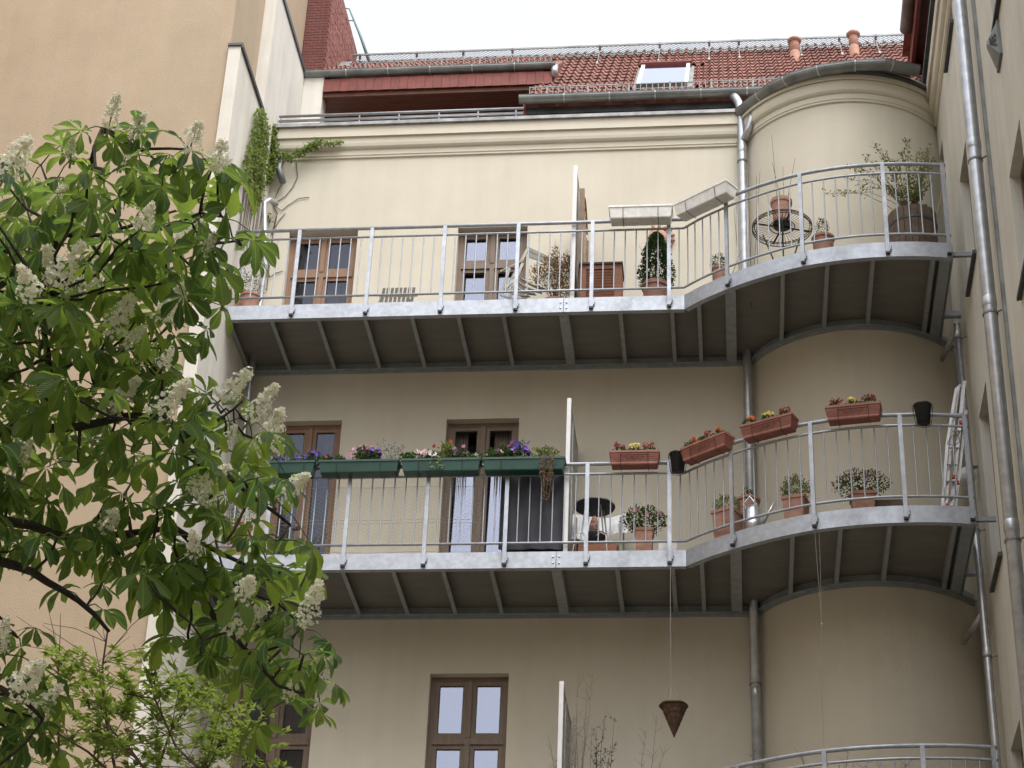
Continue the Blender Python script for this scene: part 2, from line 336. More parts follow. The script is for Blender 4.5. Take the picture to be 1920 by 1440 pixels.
# ------------------------------------------------------------------ rear apartment building
bld = thing('apartment_building', 'cream rendered apartment building with round stair bay and red tiled roof', 'building', (2,W,GZ))
OPEN = [(-1.915,-1.02,3.42,5.43,'top'),(.275,1.165,3.42,5.425,'top'),(-1.80,-1.00,.12,2.615,'mid'),(.28,1.16,.12,2.60,'mid'),
        (-1.90,-1.02,-3.56,-.70,'low'),(.275,1.162,-3.56,-.70,'low')]
m = MB(); holes_wall(m, XL, 3.97, GZ, 6.97, [o[:4] for o in OPEN], lambda u, v, d: (u, W+d, v), .17)
part('wall', m, M['cream'], bld)
m = MB(); m.box(XL, 4.2, W+.5, W+.6, GZ, 7.0); 
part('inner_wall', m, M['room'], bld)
# floors/ceilings behind the openings so rooms are closed
m = MB()
for z in (-6.9,-3.6,-.35,0.06,2.9,3.36,5.7): m.box(XL, 4.0, W+.18, W+.5, z-.02, z+.02)
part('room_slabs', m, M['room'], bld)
# bay
a0 = math.atan2(W-BY, 3.96-BX); 
def bay_pts(r, n=40, xe=XR):
    a_s = math.pi + math.asin((BY-W)/r) if r > BY-W else math.pi
    a_e = 2*math.pi - math.acos(min(1, (xe-BX)/r))
    return [(BX+r*math.cos(a_s+(a_e-a_s)*i/n), BY+r*math.sin(a_s+(a_e-a_s)*i/n)) for i in range(n+1)]
bp = bay_pts(BR, 48)
m = MB(); zs = [GZ, -6, -3, 0, 3, 5, 6.9]
for i in range(len(bp)-1):
    for j in range(len(zs)-1):
        m.add([(*bp[i],zs[j]),(*bp[i+1],zs[j]),(*bp[i+1],zs[j+1]),(*bp[i],zs[j+1])], [(0,1,2,3)])
part('bay_wall', m, M['cream'], bld, smooth=True)
# cornice: profile (out, z)
CP = [(-.05,6.58),(.012,6.60),(.024,6.615),(.024,6.645),(.034,6.655),(.036,6.735),(.05,6.75),(.062,6.765),(.082,6.80),(.092,6.85),(.094,6.93),(.098,6.95),(.125,6.965),(.125,7.14),(-.05,7.14)]
CP = [(o, z-.73*max(o,0)-.01) for o, z in CP]
def cornice(path, dz=0):
    m = MB(); m.sweep([(x,y,0) for x,y in path], [(o, z+dz) for o, z in CP]); return m
part('cornice', cornice([(XL,W),(3.93,W)]), M['trim'], bld)
part('bay_cornice', cornice(bay_pts(BR, 40), .06), M['trim'], bld)
m = MB(); m.sweep([(XL,W,0),(3.95,W,0)], [(.165,7.035-.01),(.165,7.085-.01),(-.28,7.10),(-.28,7.03)])
part('parapet_coping', m, M['coping'], bld)
m = MB(); m.box(XL, 4.1, W+.05, 2.4, 6.88, 6.96); part('terrace_floor', m, M['coping'], bld)
# dormer / terrace recess
YD = 2.33
m = MB(); m.box(XL+.001, -1.96, YD, YD+.28, 6.93, 8.92); part('cheek_wall', m, M['pale'], bld)
m = MB(); m.box(-1.955, 1.30, 3.35, 3.42, 6.9, 8.59); part('recess_back_wall', m, M['darkred'], bld)
for k in range(9):
    m = MB(); y0 = YD+.03+k*.112; m.box(-1.96, 1.30, y0, y0+.108, 8.60+.0005*k, 8.63); part('soffit_board', m, M['soffit'], bld)
n_sh = 27; 
for k in range(n_sh):
    x0 = -1.95+k*(3.25/n_sh); m = MB(); zt, zb = 8.86, 8.62
    m.obox((x0+.0575, YD-.01-.004*(k % 2), (zt+zb)/2), (.0585,0,0), (0,.007,0), (0,.012,.12)); part('clad_shingle', m, M['redclad'], bld)
m = MB(); m.box(-1.96, 1.32, YD+.01, YD+.05, 8.55, 8.85); part('lintel_beam', m, M['soffit'], bld)
m = MB(); m.box(1.02, 1.07, 1.36, 3.35, 7.0, 7.6); m.prism([(1.02,1.36,7.602),(1.02,1.42,7.602),(1.02,2.28,8.50),(1.02,3.3,8.50),(1.02,3.3,7.602)], (.05,0,0)); part('recess_side_wall', m, M['darkred'], bld)
# under-eave boards of main roof
m = MB(); m.box(1.05, 4.3, 1.42, 1.46, 7.18, 7.33); part('eaves_board', m, M['underboard'], bld)
m = MB(); m.box(1.05, 4.3, 1.37, 1.42, 7.345, 7.45); part('eaves_board', m, M['darkzinc'], bld)
# --- roof
SL = R(47); CS, SS = math.cos(SL), math.sin(SL); RY0, RZ0 = 1.30, 7.49
def roofp(x, s, n=0): return Vector((x, RY0+s*CS-n*SS, RZ0+s*SS+n*CS))
def on_roof(px, py):
    d = ray(px, py); nn = Vector((0,-SS,CS)); t = (roofp(0,0)-CAM).dot(nn)/d.dot(nn); p = CAM+d*t
    return p.x, (p.z-RZ0)/SS
S_TOP = on_roof(1300, 99)[1]
ZR = roofp(0,S_TOP).z; YR = roofp(0,S_TOP).y
DZ0 = 8.955; DL = math.hypot(YR-YD, ZR-DZ0); DC, DS = (YR-YD)/DL, (ZR-DZ0)/DL
def dormp(x, s, n=0): return Vector((x, YD+s*DC-n*DS, DZ0+s*DS+n*DC))
m = MB()
m.add([roofp(1.05,-.02,-.02),roofp(6.6,-.02,-.02),roofp(6.6,S_TOP,-.02),roofp(1.05,S_TOP,-.02)], [(0,1,2,3)])
m.add([dormp(-2.3,-.02,-.02),dormp(1.30,-.02,-.02),dormp(1.30,DL,-.02),dormp(-2.3,DL,-.02)], [(0,1,2,3)])
m.add([(-2.3,YR,ZR-.02),(6.6,YR,ZR-.02),(6.6,YR+3,ZR-3.6),(-2.3,YR+3,ZR-3.6)], [(0,1,2,3)])
roof = part('roof', m, M['tile_s'], bld)
m = MB(); m.prism([dormp(1.27,0,-.03), dormp(1.27,DL,-.03), (1.27,YD+.02,RZ0+(YD-RY0)*SS/CS)], (.04,0,0)); part('dormer_cheek', m, M['redclad'], bld)
TW, TE = .262, .26
for _ in range(30):
    y_a, y_b = proj(roofp(3.0, S_TOP*.5))[1], proj(roofp(3.0, S_TOP*.5+TE))[1]; TE *= 7.7/max(1,(y_a-y_b))
TE = max(.16, min(.34, TE))
def tile_mesh():
    m = MB(); one = [(-.5,.008),(-.32,.002),(-.12,.006),(.02,.030),(.16,.048),(.30,.050),(.42,.030)]
    prof = [((a-.5)*.5, b) for a, b in one]+[((a+.5)*.5, b) for a, b in one]+[(.512,.008)]
    L_ = TE+.03; n = len(prof); vs = []
    for a, b in prof: vs.append((a*TW, -.006, b+.024))
    for a, b in prof: vs.append((a*TW, L_, b))
    for a, b in prof: vs.append((a*TW, -.006, b+.004))
    m.add(vs, [(k, k+1, n+k+1, n+k) for k in range(n-1)] + [(2*n+k, 2*n+k+1, k+1, k) for k in range(n-1)]); return m
tm = tile_mesh(); tme = mesh_of('roof_tile', tm, M['tile'])
SKY = [on_roof(1183,170), on_roof(1293,168), on_roof(1292,129), on_roof(1207,134)]
sx0, sx1 = 2.50, 3.20; ss0, ss1 = SKY[0][1]+.0, SKY[2][1]
rotm = Matrix(((1,0,0),(0,CS,-SS),(0,SS,CS))).to_4x4(); rotd = Matrix(((1,0,0),(0,DC,-DS),(0,DS,DC))).to_4x4()
stuff = MB(); nt_ = 0
for r_ in range(int(S_TOP/TE)+1):
    s_ = r_*TE
    if s_+.05 > S_TOP: continue
    for c_ in range(40):
        x = 1.19+c_*TW
        if x > 6.6: break
        if sx0-.10 < x < sx1+.10 and ss0-.12 < s_ < ss1-.02: continue
        jr = rng.uniform(-.012,.012); p = roofp(x+rng.uniform(-.003,.003), s_+rng.uniform(-.004,.004), 0)
        if nt_ < 299 and x < 6.2: inst('roof_tile', tme, roof, None, matrix=Matrix.Translation(p-ORG[roof.name]) @ rotm @ Matrix.Rotation(jr,4,'Z')); nt_ += 1
        else: mt = Matrix.Translation(p) @ rotm; stuff.add([mt @ Vector(v) for v in tm.v], tm.f)
for r_ in range(int(DL/TE)+1):
    for c_ in range(14):
        x = -2.14+c_*TW
        if x > 1.25: break
        mt = Matrix.Translation(dormp(x, r_*TE+rng.uniform(-.004,.004), 0)) @ rotd @ Matrix.Rotation(rng.uniform(-.012,.012),4,'Z'); stuff.add([mt @ Vector(v) for v in tm.v], tm.f)
# small filler tiles beside the skylight
for s_ in [r_*TE for r_ in range(int(S_TOP/TE)+1)]:
    if ss0-.12 < s_ < ss1-.02:
        for x in (sx0-.14, sx1+.15): mt = Matrix.Translation(roofp(x, s_, 0)) @ rotm @ Matrix.Diagonal((.72,1,1,1)); stuff.add([mt @ Vector(v) for v in tm.v], tm.f)
part('roof_tiles_upper', stuff, M['tile_s'], roof, kind='stuff')
# ridge strip and walkway grating
m = MB(); m.obox(roofp(2.15,S_TOP-.03,.03), (4.4,0,0), (0,.05*CS,.05*SS), (0,-.02*SS,.02*CS)); m.tube([(-2.2,YR+.03,ZR+.02),(6.5,YR+.03,ZR+.02)], .07, 8)
part('ridge_cap', m, M['zinc'], bld)
wk = thing('ridge_walkway', 'long galvanised mesh walkway along the roof ridge against the sky', 'walkway', (2,YR,ZR))
p_hi = at(1300, 80, 1, YR-.05); zw = p_hi.z
pa, pb = at(640,108,2,zw), at(1700,58,2,zw)
y0w = YR-.30; y1w = YR+.06
g = MB(); zw = at(1300, 98, 1, y0w).z
g.box(-2.0,6.45,y0w-.012,y0w+.006,zw-.018,zw+.018); part('edge_bar', g, M['zinc'], wk)
yb = y0w
while proj((3.2, yb, zw))[1] > 79.5 - 0 and yb > y0w-.9: yb -= .01
# the far edge of the grating is lower in the picture; the near edge is the upper line
g = MB(); g.box(-2.0,6.45,yb-.008,yb+.008,zw-.015,zw+.015); part('edge_bar', g, M['zinc'], wk)
g = MB(); nz_ = 5; 
for r_ in range(nz_):
    ya, yc = yb+(y0w-yb)*r_/nz_, yb+(y0w-yb)*(r_+1)/nz_; k = 0; x = -2.0
    while x < 6.45:
        g.bar((x, ya if k % 2 else yc, zw), (x+.035, yc if k % 2 else ya, zw), .0055, .008); x += .035; k += 1
part('grating', g, M['zinc'], wk, kind='stuff')
for px in (683,788,874,965,1127,1238,1330,1385,1498,1572,1640):
    q = at(px, 80, 1, y0w); g = MB(); g.bar((q.x,yb,zw+.02),(q.x,yb+.05,zw-.05),.035,.03)
    qs = on_roof(px, proj((q.x,y0w,zw))[1]+22); b_ = roofp(q.x, min(qs[1], S_TOP-.25), .06); g.bar((q.x,yb+.08,zw-.01),(b_.x,b_.y,b_.z),.012,.012); g.bar(b_+Vector((0,0,.03)), b_-Vector((0,.02,.03)), .03,.02)
    part('bracket', g, M['zinc'], wk)
# gutters
def gutter_prof(r, n=10): 
    o = [(r*math.cos(math.pi+math.pi*k/n)+r, r*math.sin(math.pi+math.pi*k/n)) for k in range(n+1)]
    i = [((r-.006)*math.cos(math.pi+math.pi*k/n)+r, (r-.006)*math.sin(math.pi+math.pi*k/n)) for k in range(n, -1, -1)]
    return o+i
def gutter(name, path, r, parent, label, seams=.6, caps=True):
    m = MB(); m.sweep(path, gutter_prof(r), caps=True)
    # rolled front lip
    out = []
    o = part(name, m, M['zinc'], parent, smooth=False, label=label)
    lip = MB(); sw = [(2*r-.012+.014*math.cos(a), .004+.014*math.sin(a)) for a in [k*math.pi/4 for k in range(8)]]; lip.sweep(path, sw); part('gutter_lip', lip, M['darkzinc'], o)
    # end caps and seams
    e = MB()
    for p, q in ((path[0], path[1]), (path[-1], path[-2])):
        p, q = Vector(p), Vector(q); t = (q-p).normalized(); out_ = Vector((t.y,-t.x,0))*(1 if p == Vector(path[0]) else -1)
        e.prism([p+out_*(r+r*math.cos(math.pi+math.pi*k/10))+Vector((0,0,r*math.sin(math.pi+math.pi*k/10))) for k in range(11)], t*.004)
    part('gutter_end', e, M['zinc'], o)
    tot = 0
    for a, b in zip(path[:-1], path[1:]):
        a, b = Vector(a), Vector(b); L_ = (b-a).length; t = (b-a)/L_; d = seams-tot
        while d < L_:
            c = a+t*d; s_ = MB(); n=10
            s_.sweep([c-t*.008, c+t*.008], [((r+.005)*math.cos(math.pi+math.pi*k/n)+r, (r+.005)*math.sin(math.pi+math.pi*k/n)) for k in range(n+1)]+[(r*math.cos(math.pi+math.pi*k/n)+r, r*math.sin(math.pi+math.pi*k/n)) for k in range(n,-1,-1)])
            part('gutter_seam', s_, M['pipe'], o); d += seams
        tot = (tot+L_) % seams
    return o
gutter('gutter', [(.98,1.31,7.50),(4.62,1.31,7.50)], .075, bld, 'long dark zinc gutter under the main tiled roof')
gutter('gutter', [(-2.24,YD+.06,8.97),(1.34,YD+.06,8.97)], .072, bld, 'upper zinc gutter above the terrace recess')
ZB = 7.05
gp = [at(px, py, 2, ZB) for px, py in ((1377,208),(1394,192),(1441,157),(1482,137),(1537,122),(1600,113),(1660,111),(1726,123))]
# pull back to inner edge of the gutter
def inset(path, d):
    o = []
    for i, p in enumerate(path):
        t = (path[min(i+1,len(path)-1)]-path[max(i-1,0)]).normalized(); o.append(p - Vector((t.y,-t.x,0))*d)
    return o
gpi = inset(gp, .17)
gutter('gutter', gpi, .088, bld, 'faceted curved zinc gutter round the top of the stair bay', seams=.42)
m = MB(); m.prism([(x,y,6.925) for x,y in bay_pts(BR+.10, 40)]+[(6.34,1.9,6.925),(4.0,1.9,6.925)], (0,0,.12)); m.prism([(x,y,6.99) for x,y in bay_pts(BR+.17, 40)]+[(6.34,1.9,6.99),(4.0,1.9,6.99)], (0,0,.04))
part('bay_eaves', m, M['darkzinc'], bld)
m = MB(); ctr = Vector((5.2,2.3,7.9))
for a, b in zip(gpi[:-1], gpi[1:]): m.add([a+Vector((0,0,.01)), b+Vector((0,0,.01)), ctr], [(0,1,2)])
part('bay_roof', m, M['tile_s'], bld)
# gutter outlets and hoppers
m = MB(); q = at(1040,126,1,YD-.02); m.tube([q+Vector((0,.02,.03)), q+Vector((0,-.02,-.06)), q+Vector((0,.03,-.16))], .05, 10); part('outlet', m, M['pipe'], bld, smooth=True)
# snow guards
def guard(x0, x1, s0, parent, hgt=.17, dx=.078, n=.05, roofp=roofp):
    sg = MB()
    lo, hi = roofp(x0,s0,n), roofp(x0,s0,n)+Vector((0,0,hgt))
    for zz in (0, hgt*.93): sg.bar(roofp(x0,s0,n)+Vector((0,0,zz)), roofp(x1,s0,n)+Vector((0,0,zz)), .012, .012)
    part('guard_rail', sg, M['zinc'], parent)
    x = x0; k = 0; bar_m = MB(); bar_m.box(-.005,.005,-.004,.004,0,hgt); post_m = MB(); post_m.box(-.012,.012,-.006,.006,-.09,hgt+.01)
    bme, pme = mesh_of('guard_bar', bar_m, M['zinc']), mesh_of('guard_post', post_m, M['zinc'])
    while x <= x1: inst('guard_post' if k % 7 == 3 else 'guard_bar', pme if k % 7 == 3 else bme, parent, roofp(x,s0,n)); x += dx; k += 1
sg = thing('snow_guard', 'grey grid snow guard fixed above the main gutter', 'snow guard', roofp(1.1,.1,.05), group='snow guards on the roof')
guard(1.10, 5.3, .16, sg, .165)
sg = thing('snow_guard', 'short grey grid snow guard above the terrace recess gutter', 'snow guard', dormp(-1.4,0,.05), group='snow guards on the roof')
guard(-1.62, 1.30, .10, sg, .12, roofp=dormp)
# skylight
sk = thing('roof_skylight', 'tilted roof window with bright glass and copper red flashing', 'skylight', roofp(2.86, ss0))
def slab_on_roof(m, x0, x1, a, b, n0, n1, xt0=None, xt1=None):
    m.add([roofp(x0,a,n0),roofp(x1,a,n0),roofp(x1,b,n0),roofp(x0,b,n0),roofp(x0,a,n1),roofp(x1,a,n1),roofp(x1,b,n1),roofp(x0,b,n1)],
          [(0,3,2,1),(4,5,6,7),(0,1,5,4),(1,2,6,5),(2,3,7,6),(3,0,4,7)])
m = MB(); slab_on_roof(m, sx0, sx0+.05, ss0, ss1, 0, .09); slab_on_roof(m, sx1-.05, sx1, ss0, ss1, 0, .09); part('side_frame', m, M['white'], sk)
m = MB(); slab_on_roof(m, sx0-.02, sx1+.02, ss1-.05, ss1+.03, 0, .12); part('top_flashing', m, M['redclad'], sk)
m = MB(); slab_on_roof(m, sx0+.0, sx1, ss0, ss0+.05, 0, .085); part('bottom_frame', m, M['zinc'], sk)
m = MB(); slab_on_roof(m, sx0+.05, sx1-.05, ss0+.05, ss1-.05, .06, .075); part('pane', m, M['skyglass'], sk)
m = MB(); slab_on_roof(m, sx0-.06, sx1+.06, ss0-.09, ss1+.06, .018, .034); part('apron', m, M['zinc'], sk)
# vents
for i, (px, pb_, pt) in enumerate(((1491,113,72),(1602,104,60))):
    X_, s_ = on_roof(px, pb_); b_ = roofp(X_, s_, 0); h = (pb_-pt)/ (F_PX/(b_-CAM).length*math.cos(R(36)))
    t = thing('roof_vent_pipe', ('terracotta roof vent pipe with flat cap, left of the pair' if i == 0 else 'terracotta roof vent pipe with flat cap, nearer the right wing'), 'vent pipe', b_, group='roof vent pipes')
    m = MB(); m.lathe(b_-Vector((0,0,.1)), [(.075,0),(.075,h*.35+.1),(.062,h*.38+.1),(.062,h*.42+.1),(.07,h*.44+.1),(.07,h*.8+.1)], 16); part('pipe', m, M['terracotta'], t, smooth=True)
    m = MB(); m.lathe(b_, [(.07,h*.80),(.10,h*.86),(.105,h*.92),(.085,h*.98),(.0,h)], 16); part('cap', m, M['terracotta'], t, smooth=True)
X_, s_ = on_roof(1262,128); m = MB()
m.add([roofp(X_+.11*math.cos(a), s_+.0, .02+.10*math.sin(a)) for a in [math.pi*k/10 for k in range(11)]] + [roofp(X_+.13*math.cos(a), s_+.22, .02+.03*math.sin(a)) for a in [math.pi*k/10 for k in range(11)]], [(k,k+1,11+k+1,11+k) for k in range(10)])
part('dome_vent_tile', m, M['tile'], roof, smooth=True)
# terrace railing
tr = thing('terrace_railing', 'low grey railing along the parapet in front of the roof terrace', 'railing', (-1,W,7.2))
zt = at(960,204,1,W-.02).z
for nm, z, r_ in (('top_rail', zt, .019), ('lower_rail', 7.2+(zt-7.2)*.42, .008), ('base_rail', 7.225, .013)):
    m = MB(); m.tube([(XL+.02,W-.02,z),(1.05,W-.02,z)], r_, 8); part(nm, m, M['greybar'], tr, smooth=True)
pm = MB(); pm.box(-.009,.009,-.005,.005,0,zt-7.19); pme = mesh_of('post', pm, M['greybar'])
for px in (527,602,674,748,823,896,967): inst('post', pme, tr, (at(px,222,1,W-.02).x, W-.02, 7.19))
# ------------------------------------------------------------------ chimney
cy0 = 2.62; cx0, cx1 = -2.395, -2.06
pA, pB = at(646,0,0,cx1), at(666,92,0,cx1)
czt, cyb = 11.28, 4.62
ch = thing('brick_chimney', 'broad red brick chimney stack rising at the left end of the roof', 'chimney', (-2.2,cy0,8.9))
cyl = cyb
m = MB(); m.box(cx0, cx1, cy0, cyl, 8.7, czt); part('mortar_core', m, M['mortar'], ch)
# chimney front: bricks
bh, bw = .052, .118; br = MB(); r_ = 0; z = 8.96
bme_f = mesh_of('brick', (lambda q: (q.box(0,bw-.008,-.008,.02,0,bh-.009), q)[1])(MB()), M['brick']); half = mesh_of('brick_half', (lambda q: (q.box(0,bw*.46,-.008,.02,0,bh-.009), q)[1])(MB()), M['brick'])
while z < 10.75:
    x = cx0 + (0 if r_ % 2 == 0 else -bw/2)
    while x < cx1-.01:
        a, b = max(x, cx0), min(x+bw-.008, cx1+.004)
        if b-a > .03: inst('brick', bme_f if b-a > bw*.7 else half, ch, (a if b-a > bw*.7 else (a if x < cx0 else cx1-bw*.46), cy0, z))
        x += bw
    z += bh; r_ += 1
# side face bricks joined
z = 8.96; r_ = 0
while z < 11.28:
    y = cy0+.002 + (0 if r_ % 2 == 0 else bw/2); zlim = 99
    while y < cyl-.02:
        d = rng.uniform(.004,.011); br.box(cx1-.01, cx1+d, y, min(y+bw-.01, cyl+rng.uniform(-.03,.05)), z, z+bh-.010); y += bw
    z += bh; r_ += 1
part('side_bricks', br, M['brick2'], ch, kind='stuff')
m = MB(); m.box(cx0+.0, cx1+.012, cy0-.035, cy0+.3, 8.80, 8.965); part('flashing', m, M['coping'], ch)
m = MB(); m.prism([(cx1+.01,cy0,8.86),(cx1+.01,3.6,9.0+(3.6-cy0)*1.28),(cx1+.01,3.6,8.8+(3.6-cy0)*1.1),(cx1+.01,cy0,8.7)], (.17,0,.0)); part('side_flashing', m, M['coping'], ch)
# slim metal strut leaning beside chimney
pst = thing('roof_strut', 'slim grey green metal strut leaning beside the brick chimney', 'strut', at(694,118,1,YR))
m = MB(); m.tube([at(694,120,1,YR), at(676,68,1,YR), at(655,17,1,YR)], [.028,.022,.012], 8); part('pole', m, mat('verdigris_metal', (.16,.24,.23), .6, .3), pst, smooth=True)
for a, b in (((646,15),(656,17)),((648,38),(662,39))):
    m = MB(); m.tube([at(*a,1,YR),at(*b,1,YR)], .008, 6); part('hook', m, M['wire'], pst)
# ------------------------------------------------------------------ left neighbour and fin walls
nb = thing('neighbour_building', 'tall ochre rendered neighbouring building at the left', 'building', (-6,-.8,GZ))
XO = -2.405
m = MB(); m.box(-9,XO,-.79,2.95,GZ,19); part('wall', m, M['orange'], nb)
m = MB(); m.box(-16,-5.75,-32,-.795,GZ,10); part('unseen_side_wing', m, M['orange'], nb)  # unseen wing, added and sized for the sky light it blocks
ls = thing('fin_wall', 'pale lower wall fin with dark coping beside the balconies, ivy on it', 'wall', (XL-.07,-.8,GZ), group='stepped party wall fins')
m = MB(); m.box(XO,XL,-.835,W+.01,GZ,6.80); part('wall', m, M['pale'], ls)
m = MB(); m.box(XO-.01,XL+.025,-.86,.47,6.80,6.835); m.box(XL+.012,XL+.028,-.86,.47,6.76,6.80); part('coping', m, M['darkzinc'], ls)
us_ = thing('fin_wall', 'pale upper wall fin beside the chimney, set back behind the lower one', 'wall', (XL-.07,.47,GZ), group='stepped party wall fins')
m = MB(); m.box(XO,XL-.001,.47,YD+.28,6.79,9.0); part('wall', m, M['pale'], us_)
m = MB(); m.box(XO-.01,XL+.02,.45,YD+.3,9.0,9.03); m.box(XL+.008,XL+.022,.45,YD+.02,8.95,9.0); part('coping', m, M['darkzinc'], us_)
# unseen building behind the camera, added to shade the courtyard
ob = thing('unseen_opposite_building', 'unseen cream building added behind the viewer to shade the courtyard', 'building', (0,-32,GZ))
m = MB(); holes_wall(m, -6, 14, GZ, 4.5, [(x,x+1.1,z,z+1.9) for x in (-4.4,-1.6,1.2,4,6.8,9.6) for z in (-9.8,-6.5,-3.2,.1)], lambda u, v, d: (-u+6, -32-d, v), .15); part('wall', m, M['wing'], ob)
for x in (-4.4,-1.6,1.2,4,6.8,9.6):
    for z in (-9.8,-6.5,-3.2,.1): m = MB(); m.box(-x-1.1+6,-x+6,-32.15,-32.13,z,z+1.9); part('window', m, M['glass'], ob)
m = MB(); m.prism([(-8,-32,4.5),(-8,-36,8),(-8,-40,4.5)], (20,0,0)); part('roof', m, M['tile_s'], ob)
# ------------------------------------------------------------------ right wing
wg = thing('right_wing', 'weathered cream side wing with deep set windows at the right edge', 'building', (XR+3,-10,GZ))
WIN = [(-1.36,-.60,3.06,4.57),(-1.30,-.48,6.36,7.0),(-1.16,-.40,-.46,1.55),(-1.29,-.47,-3.9,-2.27),(.60,1.02,4.75,6.11),
       (-4.86,-3.98,.78,2.10),(-4.86,-4.02,3.80,5.4),(-4.86,-3.98,-2.4,-.9)]
m = MB(); holes_wall(m, -32, 1.09, GZ, 6.97, WIN, lambda u, v, d: (XR+d, u, v), .16); part('wall', m, M['wing'], wg)
for a, b, c, d in WIN:
    wn = MB(); t_ = .055
    for bx in ((a,a+t_,c,d),(b-t_,b,c,d),((a+b)/2-.05,(a+b)/2+.05,c+t_,d-t_),(a+t_,(a+b)/2-.05,c,c+t_),((a+b)/2+.05,b-t_,c,c+t_),(a+t_,(a+b)/2-.05,d-t_,d),((a+b)/2+.05,b-t_,d-t_,d)):
        wn.box(XR+.10,XR+.15,*bx)
    o = part('window', wn, M['frame'], wg); g = MB()
    g.box(XR+.125,XR+.13,a+t_,(a+b)/2-.05,c+t_,d-t_); g.box(XR+.125,XR+.13,(a+b)/2+.05,b-t_,c+t_,d-t_); part('pane', g, M['glass'], o)
    if b-a > .5:
        s_ = MB(); s_.add([(XR-.045,a-.05,c-.012),(XR-.045,b+.05,c-.012),(XR+.1,b+.05,c+.02),(XR+.1,a-.05,c+.02),(XR-.045,a-.05,c-.055),(XR-.045,b+.05,c-.055),(XR+.1,b+.05,c-.03),(XR+.1,a-.05,c-.03)],
              [(0,3,2,1),(4,5,6,7),(0,1,5,4),(1,2,6,5),(2,3,7,6),(3,0,4,7)]); part('sill', s_, M['darkzinc'], o)
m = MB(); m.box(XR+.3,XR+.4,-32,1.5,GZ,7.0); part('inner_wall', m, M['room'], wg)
m = MB(); m.sweep([(XR,-32,0),(XR,1.0,0)][::-1], [(o, z+.03) for o, z in CP]); part('cornice', m, M['trim'], wg)
m = MB(); m.sweep([(XR,1.0,0),(XR,-32,0)], [(.165,7.16),(.165,7.22),(-.28,7.24),(-.28,7.16)]); part('parapet_coping', m, M['darkzinc'], wg)
m = MB(); m.box(XR+.26,14,-32,1.1,7.0,7.1); part('terrace_floor', m, M['coping'], wg)
m = MB(); m.box(XR+.5,14,-30,1.6,7.1,8.2); part('attic_wall', m, M['darkred'], wg)
m = MB(); m.prism([(6.05,1.6,8.28),(10,1.6,11.5),(14,1.6,8.28)], (0,-33,0)); part('roof', m, M['tile_s'], wg)
e1 = at(1690,60,2,8.25)
m = MB(); m.box(6.14,6.19,-30,1.55,8.00,8.27); m.box(6.12,6.6,1.55,1.60,7.95,8.25); part('eaves_fascia', m, M['redclad'], wg)
m = MB(); m.box(6.19,6.9,-30,1.54,8.12,8.15); part('eaves_soffit', m, M['soffit'], wg)
gutter('gutter', [(6.15,e1.y,8.28),(6.15,-30,8.28)], .08, wg, 'zinc gutter of the side wing seen end on against the sky', seams=2.2)
# moulding strip and thin conductor on wing
m = MB(); m.box(XR-.035,XR+.01,-3.05-.0,-3.0,GZ,6.6); part('conduit', m, M['zinc'], wg)
# louvred extractor hood
vp = thing('vent_hood', 'grey triangular louvred extractor hood on the right wing wall', 'vent hood', (XR,-4.1,3.6))
y0v, y1v = -4.36, -4.10; zt_, zb_ = 3.68, 3.30
A = [(XR,y0v,zt_),(XR,y1v,zt_),(XR,y1v,zb_),(XR,y0v,zb_)]; cpt = (XR-.30,(y0v+y1v)/2,3.62)
m = MB(); m.box(XR-.03,XR,y0v-.02,y1v+.02,zb_-.02,zt_+.02); part('backplate', m, M['zinc'], vp)
m = MB(); c0,c1,c2,c3 = [(XR-.03,y,z) for _,y,z in A]; f0,f1,f2,f3 = (XR-.12,y0v+.10,3.53),(XR-.12,y1v-.10,3.53),(XR-.12,y1v-.10,3.50),(XR-.12,y0v+.10,3.50)
m.add([c0,c1,c2,c3,f0,f1,f2,f3],[(0,1,5,4),(1,2,6,5),(2,3,7,6),(3,0,4,7),(4,5,6,7)]); part('hood', m, M['zinc'], vp)
m = MB()
for k in range(3):
    for j in range(3):
        u = .25+.22*j; v = .25+.2*k
        a_, b_, c_, d_ = map(Vector, (c3,c0,f0,f3)); p = (a_*(1-v)+b_*v)*(1-u)+(d_*(1-v)+c_*v)*u; m.obox(p+Vector((-.004,-.004,0)), (b_-a_)*.045, (d_-a_)*.05, (0,.006,0))
part('louvres', m, M['black'], vp)
